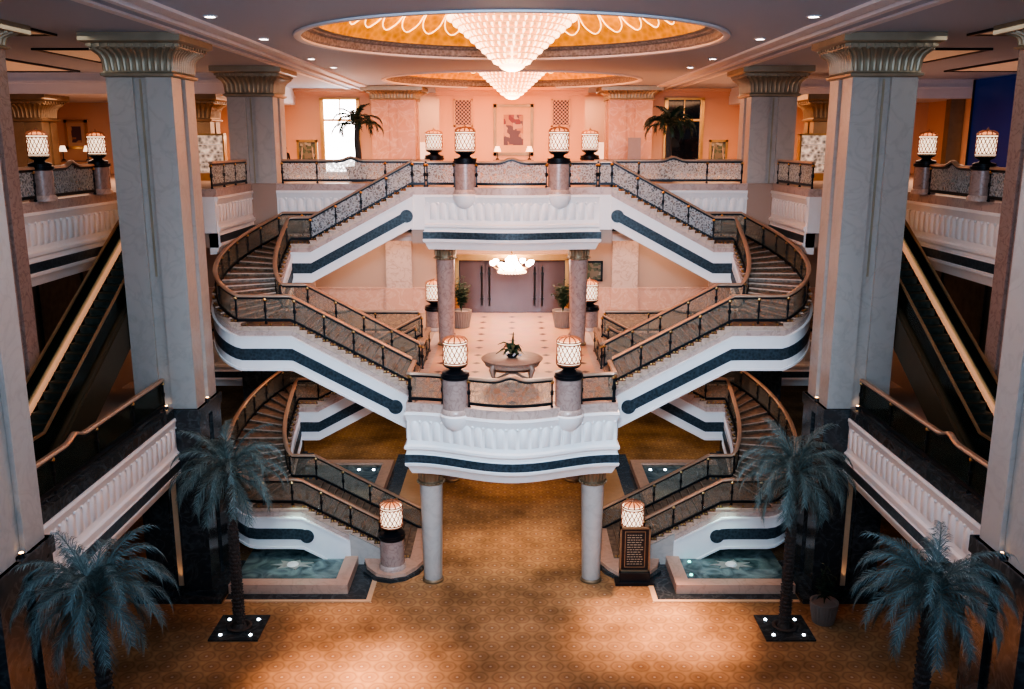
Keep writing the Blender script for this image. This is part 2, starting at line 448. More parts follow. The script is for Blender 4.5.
# lowered soffits of the wings
b = B()
for s in (-1, 1):
    x0, x1 = sorted((s*15.2, s*31)); ys_ = 51 if s < 0 else 56.3; b.box(x0, x1, ys_, 72, C-1.1, C+.1)
    x0, x1 = sorted((s*15.0, s*31)); b.box(x0, x1, ys_-.15, ys_, C-.55, C-.40)
struct('ceiling_soffit', b, MT['ceil_white'])
# long ceiling mouldings beside the domes
k = 1
struct('trim_0', B().box(26.6, 27.45, 57, 57.6, U, C-1.1), MT['dull_gold'])
for s in (-1, 1):
    b = B()
    for x, w, h in ((9.55, .5, .10), (10.2, .22, .16), (11.2, .3, .07)):
        x0, x1 = sorted((s*x, s*(x+w))); b.box(x0, x1, 2.5, 66, C-h, C+.02)
    struct('trim_%d' % k, b, MT['ceil_white']); k += 1
# domes
for i, cy in enumerate(DY):
    nm = ('front', 'rear')[i]
    d = thing('ceiling_dome', ('large gold ceiling dome above the front chandelier, nearest to the viewer', 'smaller-looking gold ceiling dome behind, above the rear chandelier')[i], 'dome', (0, cy, C))
    b = B(); b.lathe([(DR+.22, -.01), (DR+.20, -.07), (DR+.06, -.09), (DR-.04, -.06), (DR-.02, .05)], 96, (0, cy, C)); obj('rim', b, MT['ceil_white'], d, smooth=40)
    b = B(); b.lathe([(DR-.0, .0), (DR-.1, .08), (DR-.12, .30), (DR-.28, .35), (DR-.32, .40), (DR-.52, .43), (DR-.55, .46)], 96, (0, cy, C)); obj('cornice', b, MT['cornice'], d, smooth=30)
    b = B()
    prof = [(DR-.55, .44), (DR-.6, .6), (DR-.85, 1.0), (DR-1.4, 1.5), (DR-2.3, 2.0), (DR-4, 2.5), (DR-6, 2.8), (.02, 2.95)]
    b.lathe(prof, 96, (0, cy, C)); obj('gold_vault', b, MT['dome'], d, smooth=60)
    def vault(r):
        for (r0, z0), (r1, z1) in zip(prof, prof[1:]):
            if r1 <= r <= r0: return z0+(z1-z0)*(r0-r)/max(1e-6, r0-r1)
        return prof[-1][1]
    ns = 40
    b = B()
    for q in range(ns):
        a0 = 2*PI*q/ns; pts = []
        for j in range(13):
            t = j/12*PI; aa = a0+(2*PI/ns)*(.5-.46*math.cos(t)); r = DR-1.5+.72*(math.sin(t)**.8)
            pts.append((r*math.cos(aa), cy+r*math.sin(aa), C+vault(r)-.04))
        r2 = DR-2.8
        aa = a0+(2*PI/ns)*.04; pts.insert(0, (r2*math.cos(aa), cy+r2*math.sin(aa), C+vault(r2)-.04))
        aa = a0+(2*PI/ns)*.96; pts.append((r2*math.cos(aa), cy+r2*math.sin(aa), C+vault(r2)-.04))
        b.tube(pts, .024, 6)
    obj('scallop_moulding', b, MT['scallop'], d, smooth=60)
# walls
b = B().box(-31.2, -31, -3, 72, U-T, C); struct('wall_left_upper', b, MT['warm_wall'])
b = B().box(27.5, 27.7, 56.2, 72, U-T, C).box(27.5, 27.7, -3, 36, U-T, C); struct('wall_right_upper', b, MT['warm_wall'])
b = B().box(27.5, 27.7, 36, 56.2, U, C-.05); w = struct('window_1', b, MT['bluewin'])
fb = B()
for y in (36.1, 41.1, 46.1, 51.1, 56.1): fb.box(27.42, 27.5, y-.05, y+.05, U, C-.05)
obj('window_frame', fb, MT['black'], w)
for s in (-1, 1):
    n = side_name[s]
    x0, x1 = sorted((s*12.74, s*13.7)); struct('trim_%d' % k, B().box(x0, x1, 21.8, 32.95, M-.33, M+.02), MT['dark_marble']); k += 1
    x0, x1 = sorted((s*20.0, s*20.2)); b = B().box(x0, x1, 3, 47, M, U-T)
    for y in range(6, 47, 4): b.box(min(s*19.9, s*20.0), max(s*19.9, s*20.0), y-.12, y+.12, M, U-T)
    struct('wall_%s_middle' % n, b, MT['dark_wall'])
    b = B().box(min(s*19.7, s*20.0), max(s*19.7, s*20.0), 3, 34.8, U-T-.75, U-T-.05); struct('trim_%d' % k, b, MT['dull_gold']); k += 1
    x0, x1 = sorted((s*18, s*18.2)); b = B().box(x0, x1, 2, 46, 0, M-T); struct('wall_%s_ground' % n, b, MT['dark_marble'])
b = B().box(-31, 31, -3, -2.8, 0, U); struct('wall_front_blocker', b, MT['dark_wall'])  # unseen wall added to keep light off the near ground
b = B().box(-31, 31, 66, 66.2, 0, M-T); struct('wall_back_ground', b, MT['mauve_wall'])
# middle level back wall with wainscot and pilasters
b = B()
for s in (-1, 1):
    x0, x1 = sorted((s*3.25, s*24)); b.box(x0, x1, 53, 53.3, M, U-T)
b.box(-3.25, 3.25, 53, 53.3, M+3.25, U-T)
struct('wall_back_middle', b, MT['mauve_wall'])
b = B()
for s in (-1, 1):
    x0, x1 = sorted((s*3.4, s*24)); b.box(x0, x1, 52.9, 53.0, M, M+1.5); b.box(x0, x1, 52.86, 53, M+1.44, M+1.52)
    for c in (6.6, 12.3): b.box(min(s*(c-.8), s*(c+.8)), max(s*(c-.8), s*(c+.8)), 52.75, 53, M, M+1.5)
struct('baseboard_middle', b, MT['pink_marble'])
b = B()
for s in (-1, 1):
    for c in (6.6, 12.3): b.box(min(s*(c-.75), s*(c+.75)), max(s*(c-.75), s*(c+.75)), 52.8, 53, M+1.5, U-T)
struct('trim_%d' % k, b, MT['beige_marble']); k += 1
b = B(); b.box(-3.3, 3.3, 52.7, 53, M+3.14, M+3.28); b.box(-3.3, -3.1, 52.7, 53, M, M+3.2); b.box(3.1, 3.3, 52.7, 53, M, M+3.2); b.box(-4, 4, 50.0, 50.25, M+3.6, M+3.8)
struct('trim_%d' % k, b, MT['gold']); k += 1
for i, s in enumerate((-1, 1)):
    b = B()
    for q in range(2):
        x0 = s*1.55-1.5+q*1.53; b.box(x0, x0+1.47, 52.95, 53.1, M+.03, M+3.14)
    b.box(s*1.55-1.55, s*1.55+1.55, 53.12, 53.2, M, M+3.2)
    d = struct('door_%d' % (i+1), b, MT['door'])
    for q in (-1, 1):
        x = s*1.55+q*.22
        hb = B().tube([(x, 52.80, M+.45), (x, 52.80, M+2.75)], .05, 8)
        for z in (.45, 1.5, 2.75): hb.tube([(x, 52.95, M+z), (x, 52.8, M+z)], .035, 6)
        for z in (.8, 2.3): hb.box(x-.1, x+.1, 52.76, 52.86, M+z, M+z+.14)
        obj('handle', hb, MT['dark_metal'], d, smooth=40)
# upper back wall
b = B()
b.box(-5, 5, 64.5, 64.8, U, C-.45)
for s in (-1, 1):
    for x0, x1 in ((9.4, 10.9), (13.3, 16.4)):
        a, c = sorted((s*x0, s*x1)); b.box(a, c, 66, 66.3, U, C-.4)
    a, c = sorted((s*10.9, s*13.3)); b.box(a, c, 66, 66.3, U+4.95, C-.4)
    a, c = sorted((s*16.2, s*16.4)); b.box(a, c, 62, 66.3, U, C-.4)
    a, c = sorted((s*16.2, s*(31 if s < 0 else 27.5))); b.box(a, c, 62, 62.3, U, C-1.1)
struct('wall_back_upper', b, MT['warm_wall'])
b = B().box(-9.4, 9.4, 71, 71.3, U, C); struct('wall_back_corridor', b, MT['warm_wall'])
b = B()
for z0, z1, d_ in ((C-.5, C-.36, .15), (C-.36, C-.2, .3), (C-.2, C, .55)):
    b.box(-5.2, 5.2, 64.5-d_, 64.6, z0, z1)
    for s in (-1, 1):
        a, c = sorted((s*9.3, s*16.2)); b.box(a, c, 66-d_, 66.1, z0, z1)
struct('trim_%d' % k, b, MT['warm_wall']); k += 1
for i, s in enumerate((-1, 1)):
    a, c = sorted((s*10.9, s*13.3))
    w = struct('window_%d' % (i+2), B().box(a, c, 66.05, 66.15, U, U+4.95), MT['brightwin' if s < 0 else 'darkwin'])
    fb = B(); w_ = .07
    for x in (a, (a+c)/2-w_/2, c-w_):
        fb.box(x, x+w_, 65.94, 66.05, U+(0 if x != (a+c)/2-w_/2 else 3.6), U+4.95)
    fb.box(a, c, 65.93, 66.05, U+3.5, U+3.65); fb.box(a-.2, a, 65.85, 66, U, U+5.05); fb.box(c, c+.2, 65.85, 66, U, U+5.05); fb.box(a-.2, c+.2, 65.85, 66, U+4.95, U+5.1)
    obj('window_frame', fb, MT['gold'], w)

# ------------------------------------------------------------------ balcony fascia
WHITE_PROF = [(-.1, -.34), (.10, -.34), (.12, -.44), (.07, -.52), (.05, -.66), (.025, -.70), (.025, -1.55), (.06, -1.66), (.14, -1.72), (.14, -1.82), (.06, -1.9), (.06, -2.02), (.10, -2.04), (.10, -2.40), (.14, -2.42), (.12, -2.52), (.02, -2.6), (-.04, -2.74), (-.12, -2.9), (-.4, -2.92), (-.4, -.34)]
def arclen(pts):
    L = [0]
    for a, c in zip(pts, pts[1:]): L.append(L[-1]+math.hypot(c[0]-a[0], c[1]-a[1]))
    return L
def along(pts, L, d):
    d = max(0, min(L[-1], d))
    for i in range(len(pts)-1):
        if L[i+1] >= d or i == len(pts)-2:
            t = (d-L[i])/max(1e-9, L[i+1]-L[i]); a, c = pts[i], pts[i+1]
            dx, dy = c[0]-a[0], c[1]-a[1]; l = math.hypot(dx, dy) or 1
            return a[0]+dx*t, a[1]+dy*t, dy/l, -dx/l
def balcony(label, pts, zf, plinth=True, corbels=(), simple=False):
    """pts run so that the right-hand side of travel is the outside"""
    mid = pts[len(pts)//2]
    t = thing('balcony', label, 'balcony', (mid[0], mid[1], zf-2.9))
    P3 = [(x, y, zf) for x, y in pts]
    if plinth:
        b = B().sweep(P3, [(-.4, -.34), (.04, -.34), (.04, 0.005), (-.4, 0.005)]); obj('plinth_course', b, MT['beige_marble'], t)
    b = B().sweep(P3, WHITE_PROF if not simple else [(-.1, -.34), (.10, -.34), (.10, -1.95), (-.1, -1.95)])
    obj('moulded_fascia', b, MT['white'], t, smooth=35)
    if simple: return t
    b = B().sweep(P3, [(.09, -2.06), (.125, -2.06), (.125, -2.38), (.09, -2.38)]); obj('dark_band', b, MT['band'], t)
    L = arclen(pts); n = max(1, int(L[-1]/.44)); b = B()
    for i in range(n):
        d = (i+.5)*L[-1]/n; x, y, nx, ny = along(pts, L, d); tx, ty = -ny, nx
        def P(u, z, o): return (x+tx*u+nx*o, y+ty*u+ny*o, zf+z)
        w = .17; outl = []
        for q in range(9):
            a = PI*q/8; outl.append((w*math.cos(a), -.92+w*1.3*math.sin(a)))
        outl = outl + [(-w, -1.5), (w, -1.5)]
        m = len(outl)
        vs = [P(u, z, .02) for u, z in outl] + [P(u*.62, -1.2+(z+1.2)*.8, .075) for u, z in outl]
        b.add(vs, [(k, (k+1) % m, m+(k+1) % m, m+k) for k in range(m)] + [tuple(range(m, 2*m))])
        x2, y2, _, _ = along(pts, L, d+.22*L[-1]/n/.44)
        b.sphere((x2+nx*.03, y2+ny*.03, zf-.74), .055, 6, 4)
    obj('leaf_relief', b, MT['white'], t, smooth=50)
    for (cx, cy) in corbels:
        b = B().lathe([(.56, -.30), (.62, -.36), (.60, -.5), (.55, -.62), (.50, -.74), (.38, -.9), (.22, -1.0), (.02, -1.06)], 20, (cx, cy, zf)); obj('corbel', b, MT['white'], t, smooth=40)
    return t
PILX = 2.15
mid_pts = [(-LW, 47.0)] + [(-LW, y) for y in (42.7, 39.2, 36)] + [(-LW+2*LW*i/32, bow(-LW+2*LW*i/32, MID_F, MID_B)) for i in range(33)] + [(LW, y) for y in (36, 39.2, 42.7, 47.0)]
up_pts = [(-LW, 46.6)] + [(-LW+2*LW*i/32, bow(-LW+2*LW*i/32, UP_F, UP_B)) for i in range(33)] + [(LW, 46.6)]
pil_mid = [(s*PILX, bow(PILX, MID_F, MID_B)+.18) for s in (-1, 1)]
pil_up = [(s*PILX, bow(PILX, UP_F, UP_B)+.18) for s in (-1, 1)]
balcony('bow-fronted white carved balcony of the middle landing, lower centre, above the two grey columns', mid_pts, M, True, pil_mid)
balcony('bow-fronted white carved balcony of the top landing, upper centre, above the small chandelier', up_pts, U, True, pil_up)
for s in (-1, 1):
    n = side_name[s]
    def mk(p): return p if s < 0 else [(-x, y) for x, y in reversed(p)]
    balcony('straight white carved balcony of the top floor behind the upper %s stair flight' % n, mk([(-11.9, 46.6), (-LW-.1, 46.6)]), U)
    balcony('short straight white balcony return where the upper %s stair meets the top landing' % n, mk([(-4.7, 42.78), (-LW-.02, 42.78)]), U, simple=True)
    balcony('white carved balcony corner of the top floor between the two %s square columns' % n, mk([(-13.2, 40.95), (-13.2, 46.6)]), U)
    balcony('straight white balcony edge of the middle floor behind the lower %s stair' % n, mk([(-11.85, 47.0), (-4.75, 47.0)]), M)
    balcony('short white balcony edge of the middle floor seen between the two %s square columns' % n, mk([(-16, 47.0), (-14.3, 47.0)]), M)
    balcony('added white facing that lightens the dark slab end at the top of the %s escalator' % n, mk([(-14.2, 40.93), (-13.2, 40.93)]), U, simple=True)  # white facing added so the shaded slab end comes out less black
    balcony('long white carved balcony of the middle floor beside the %s escalator foot' % n, mk([(-12.8, 21.7), (-12.8, 33.0)]), M, False)
    balcony('white carved balcony of the top floor high above the %s escalator, carrying lantern pillars' % n, mk([(-16.6, 30.45), (-16.6, 40.95)]), U)

# ------------------------------------------------------------------ railings
def post_mesh(h):
    b = B(); w = .03
    b.box(-w, w, -w, w, 0, h); b.lathe([(.035, .0), (.06, .02), (.06, .06), (.035, .08)], 8)
    b.lathe([(.03, h*.45), (.065, h*.48), (.065, h*.6), (.03, h*.63)], 8); b.lathe([(.03, h-.14), (.06, h-.12), (.075, h-.05), (.04, h)], 8)
    return mesh('post', b, MT['dark_metal'], smooth=40)
POST = post_mesh(1.06)
def cap_mesh():
    b = B().lathe([(.001, 0), (.07, .0), (.085, .04), (.06, .1), (.001, .11)], 8)
    return mesh('collar', b, MT['gold'], smooth=40)
COLLAR = cap_mesh()
def sub_path(pts, L, a, c):
    out = [at3(pts, L, a)]
    for p, l in zip(pts, L):
        if a+1e-3 < l < c-1e-3: out.append(Vector(p))
    out.append(at3(pts, L, c)); return out
def at3(pts, L, d):
    for i in range(len(pts)-1):
        if L[i+1] >= d-1e-9 or i == len(pts)-2:
            t = (d-L[i])/max(1e-9, L[i+1]-L[i]); return Vector(pts[i]).lerp(Vector(pts[i+1]), t)
def railing(label, pts, panel=1.35, stops=None, hump=None, glass='glass', group=None, H=1.15):
    """pts: floor line of the railing; stops: arc lengths of posts; hump: list of panel numbers with a peaked top"""
    pts = [Vector(p) for p in pts]
    L = [0]
    for a, c in zip(pts, pts[1:]): L.append(L[-1]+math.hypot(c.x-a.x, c.y-a.y))
    if stops is None:
        n = max(1, round(L[-1]/panel)); stops = [L[-1]*i/n for i in range(n+1)]
    r = thing('railing', label, 'railing', pts[0], 0, group)
    fine = []; 
    for i in range(len(stops)-1):
        seg = sub_path(pts, L, stops[i], stops[i+1])
        if hump and i in hump:
            a, c = stops[i], stops[i+1]; seg = [at3(pts, L, a+(c-a)*q/24) for q in range(25)]
            hs = [.17*math.exp(-((q/24-.5)*(c-a)/.34)**2) for q in range(25)]
        else: hs = [0]*len(seg)
        N = normals2d(seg)
        if len(seg) > 1:
            b = B(); vs = []
            for p, h_, (nx, ny) in zip(seg, hs, N):
                for o_, z in ((-.012, .2), (.012, .2), (.012, H-.12+h_), (-.012, H-.12+h_)): vs.append((p.x+nx*o_, p.y+ny*o_, p.z+z))
            m = 4
            b.add(vs, [(k*m+j, k*m+(j+1) % m, (k+1)*m+(j+1) % m, (k+1)*m+j) for k in range(len(seg)-1) for j in range(m)])
            obj('glass_panel', b, MT['glass_silver' if glass == 'glass' and seg[0].z+seg[-1].z > 2*U-5.2 else glass], r, smooth=30)
        fine += [(p, h_) for p, h_ in zip(seg, hs)][0 if i == 0 else 1:]
    P = [p for p, _ in fine]; N = normals2d(P)
    top = [Vector((p.x, p.y, p.z+H+h_)) for p, h_ in fine]
    obj('handrail', B().sweep(top, [(-.09, -.05), (.09, -.05), (.10, 0), (.06, .05), (-.06, .05), (-.10, 0)], nrm=N), MT['copper'], r, smooth=50)
    obj('under_rail', B().sweep(top, [(-.045, -.13), (.045, -.13), (.045, -.05), (-.045, -.05)], nrm=N), MT['dark_metal'], r)
    obj('bottom_rail', B().sweep([p+Vector((0, 0, .1)) for p in P], [(-.04, 0), (.04, 0), (.04, .11), (-.04, .11)], nrm=N), MT['dark_metal'], r)
    for d in stops:
        p = at3(pts, L, d)
        o = part_at('post', POST, r, p-pts[0])
        part_at('collar', COLLAR, o, (0, 0, .96), label='brass collar')
    return r

# ------------------------------------------------------------------ lantern lamps and pillars
def make_lamp(label, loc):
    t = thing('lantern_lamp', label, 'lamp', loc, 0, 'lattice lantern lamps')
    def at(b, nm, m, sm=40, par=t, lab=None): return obj(nm, B().add([(x+loc[0], y+loc[1], z*.93+loc[2]) for x, y, z in b.v], b.f), m, par, smooth=sm, label=lab)
    at(B().lathe([(.01, 0), (.52, 0), (.53, .12), (.44, .16), (.30, .19), (.22, .24), (.26, .29), (.42, .36), (.47, .44), (.42, .46), (.01, .46)], 24), 'base', MT['black'])
    at(B().lathe([(.01, .45), (.43, .45), (.45, .49), (.45, 1.36), (.43, 1.42), (.01, 1.44)], 28), 'shade', MT['shade'])
    b = B(); n = 16
    for sgn in (-1, 1):
        for k in range(n):
            pts = []
            for j in range(7):
                f = j/6; a = 2*PI*k/n+sgn*f*2*PI/n*2.0
                pts.append((.458*math.cos(a), .458*math.sin(a), .56+.74*f))
            b.tube(pts, .018, 4)
    for z in (.48, .555, 1.305, 1.40): b.lathe([(.45, z-.022), (.478, z-.02), (.478, z+.02), (.45, z+.022)], 28)
    at(b, 'lattice', MT['lattice'])
    b = B()
    for k in range(12):
        a = 2*PI*k/12; b.tube([(.46*math.cos(a)*q, .46*math.sin(a)*q, z) for q, z in ((1, 1.40), (.98, 1.47), (.85, 1.54), (.5, 1.60), (.1, 1.62))], .026, 4)
    b.lathe([(.01, 1.60), (.09, 1.61), (.07, 1.66), (.03, 1.68), (.03, 1.73), (.01, 1.76)], 10)
    at(b, 'crown', MT['lampcrown'], lab='ribbed metal crown')
    at(B().lathe([(.38, 1.41), (.36, 1.46), (.28, 1.51), (.14, 1.55), (.01, 1.56)], 20), 'inner_dome', MT['lampdome'])
    return t
def pillar(label, x, y, z0, z1, r=.5):
    t = thing('lamp_pillar', label, 'pillar', (x, y, z0), 0, 'lantern pillars')
    obj('shaft', B().lathe([(r, 0), (r, z1-z0-.1)], 28, (x, y, z0)), MT['pillar_marble'], t, smooth=40)
    obj('foot', B().lathe([(.01, 0), (r+.06, 0), (r+.06, .12), (r, .2)], 28, (x, y, z0)), MT['beige_marble'], t, smooth=40)
    obj('cap', B().lathe([(r, -.14), (r+.05, -.1), (r+.06, 0), (.01, 0)], 28, (x, y, z1)), MT['black'], t, smooth=40)
    return t
lamp0 = None
def lamp(label, loc, sc=None):
    global lamp0
    if lamp0 is None: lamp0 = make_lamp(label, loc); return lamp0
    return dup(lamp0, loc, 0, label, scale=sc)
PH_ = 1.2
for i, s in enumerate((-1, 1)):
    n = side_name[s]
    x, y = pil_mid[i]; pillar('round brown marble pillar on the %s of the middle landing front' % n, x, y, M-.3, M+PH_); lamp('lit lattice lantern on the %s pillar of the middle landing front' % n, (x, y, M+PH_))
    x, y = pil_up[i]; pillar('round brown marble pillar on the %s of the top landing front' % n, x, y, U-.3, U+PH_); lamp('lit lattice lantern on the %s pillar of the top landing front' % n, (x, y, U+PH_))
    pillar('round marble pillar at the foot of the lower %s staircase' % n, s*4.98, 35.15, .3, 1.72); lamp('lit lattice lantern at the foot of the lower %s staircase' % n, (s*4.98, 35.15, 1.72))
    pillar('marble pillar at the %s rear of the top floor beyond the landing' % n, s*4.35, 52, U, U+PH_); lamp('lit lattice lantern at the %s rear of the top floor, behind the landing lanterns' % n, (s*4.35, 52, U+PH_))
    pillar('marble pillar behind the %s grey column on the middle floor' % n, s*4.12, 47.9, M, M+PH_); lamp('lit lattice lantern half hidden behind the %s column on the middle floor' % n, (s*4.12, 47.9, M+PH_))
    for y, w in ((32.5, 'outer'), (37.1, 'inner')):
        pillar('%s brown pillar on the high balcony above the %s escalator' % (w, n), s*16.55, y, U, U+PH_, .40)
        lamp('%s lattice lantern with dark cage top on the high balcony above the %s escalator' % (w, n), (s*16.55, y, U+PH_), (.74, .74, .82))

# landing railings
def bowpts(x0, x1, yc, d, z, off=.12, n=14): return [(x0+(x1-x0)*i/n, bow(x0+(x1-x0)*i/n, yc, d)+off, z) for i in range(n+1)]
for (yc, d, z, nm) in ((MID_F, MID_B, M, 'middle'), (UP_F, UP_B, U, 'top')):
    railing('peaked etched glass railing at the centre of the %s landing front, between two lanterns' % nm, bowpts(-PILX+.52, PILX-.52, yc, d, z), stops=[0, 2*(PILX-.52)], hump=[0])
    for s in (-1, 1):
        railing('short etched glass railing left of the left lantern on the %s landing' % nm if s < 0 else 'short etched glass railing right of the right lantern on the %s landing' % nm,
                bowpts(s*(PILX+.52), s*(LW-.1), yc, d, z), stops=[0, LW-.1-PILX-.52])
for s in (-1, 1):
    n = side_name[s]; X = s*(LW-.08)
    railing('short railing from the middle landing front back to the %s stair start' % n, [(X, 33.95, M), (X, 36.0, M)], stops=[0, 2.05])
    railing('short etched glass railing joining the upper %s stair top to the landing front' % n, [(s*4.62, 42.9, U), (s*(LW-.05), 42.9, U)], stops=[0, .57])
    railing('railing along the %s edge of the middle landing between the two stair openings' % n, [(X, 39.25, M), (X, 42.65, M)], stops=[0, 1.7, 3.4])
    railing('etched glass railing of the top floor with a peak, before the %s potted palm' % n, [(s*11.6, 46.75, U), (s*4.15, 46.75, U)], stops=[0, 1.75, 5.2, 7.45], hump=[1])
    railing('short glass railing of the top floor between the two %s square columns' % n, [(s*13.35, 41.05, U), (s*13.35, 46.4, U)], stops=[0, 1.78, 3.56, 5.35])
    railing('railing of the middle floor behind the lower %s stair top' % n, [(s*11.7, 47.15, M), (s*4.9, 47.15, M)], stops=[0, 2.2, 4.5, 6.8], hump=[1])
    railing('short railing of the middle floor seen between the two %s square columns' % n, [(s*15.9, 47.15, M), (s*14.35, 47.15, M)], stops=[0, 1.55])
    railing('smoked glass railing of the middle floor beside the %s escalator foot' % n, [(s*13.1, 21.8, M), (s*13.1, 32.95, M)], stops=[0, 2.8, 5.6, 8.4, 11.15], hump=[1], glass='glass_dark')
    railing('etched glass railing with a peak on the high balcony between the two %s cage lanterns' % n, [(s*16.55, 33.05, U), (s*16.55, 36.55, U)], stops=[0, 3.5], hump=[0])
    railing('etched glass railing on the high %s balcony nearer than both cage lanterns' % n, [(s*16.55, 30.5, U), (s*16.55, 31.95, U)], stops=[0, 1.45])

# ------------------------------------------------------------------ staircases
NS = 48; RISE = 7.8/NS; FB, BT = 1.84, .92; KN = 52
YC_, RI, RO, RXO = 40.95, 1.75, 4.95, 1.8
SHX = .55
XA, XB = 4.05, 8.9
def edge(k, out):
    """plan position of the stair edge at parameter k (0..52), positive x outward"""
    y = RO if out else RI; ln = 2.1 if out else 1.03
    if k <= 16: return XA+(XB-XA)*k/16, YC_-y
    if k <= 18: return XB+ln*(k-16)/2, YC_-y
    if k < 34:
        a = PI*(k-18)/16
        return XB+ln+.45*(k-18)/16+(RXO if out else .35)*math.sin(a), YC_-y*math.cos(a)
    if k <= 36: f = (k-34)/2; return XB+(ln+.45)*(1-f)+SHX*f, YC_+y
    return XB+SHX-(XB-XA)*(k-36)/16, YC_+y
def zk(k):
    """height above the foot along the flight; the two resting landings are flat"""
    return RISE*(min(k, 16)+max(0, min(k-18, 16))+max(0, k-36))
def nrm_edge(k, out):
    e = .02; x0, y0 = edge(max(0, k-e), out); x1, y1 = edge(min(52, k+e), out)
    dx, dy = x1-x0, y1-y0; l = math.hypot(dx, dy)
    nx, ny = -dy/l, dx/l        # candidate
    # outward for the outer edge = away from the curve centre line
    if k < 18: w = (0, -1)
    elif k > 34: w = (0, 1)
    else: a = PI*(k-18)/16; w = (math.sin(a), -math.cos(a))
    if nx*w[0]+ny*w[1] < 0: nx, ny = -nx, -ny
    return (nx, ny) if out else (-nx, -ny)
def krange(a, c, step=.5):
    n = max(1, int(round((c-a)/step))); return [a+(c-a)*i/n for i in range(n+1)]
def ribbon(b, sx, zb, out, ka, kc, ztop, zbot, o0, o1, mi=0):
    vs = []
    ks = krange(ka, kc)
    for k in ks:
        x, y = edge(k, out); nx, ny = nrm_edge(k, out); z = zb+zk(k)
        for o_, zz in ((o0, ztop), (o1, ztop), (o1, zbot), (o0, zbot)):
            vs.append((sx*(x+nx*o_), y+ny*o_, max(.02, z+zz)))
    b.add(vs, [(i*4+j, i*4+(j+1) % 4, (i+1)*4+(j+1) % 4, (i+1)*4+j) for i in range(len(ks)-1) for j in range(4)] + [(3, 2, 1, 0), tuple(len(ks)*4-4+j for j in range(4))], mi)
def disc(b, sx, zb, out, k, r, dz, o0, o1):
    x, y = edge(k, out); nx, ny = nrm_edge(k, out); tx, ty = -ny, nx; z = zb+zk(k)+dz; n = 20; vs = []
    for o_ in (o0, o1):
        for q in range(n):
            a = 2*PI*q/n; u = r*math.cos(a)
            vs.append((sx*(x+nx*o_+tx*u), y+ny*o_+ty*u, z+r*math.sin(a)))
    b.add(vs, [tuple(range(n)), tuple(range(n, 2*n))] + [(q, (q+1) % n, n+(q+1) % n, n+q) for q in range(n)])
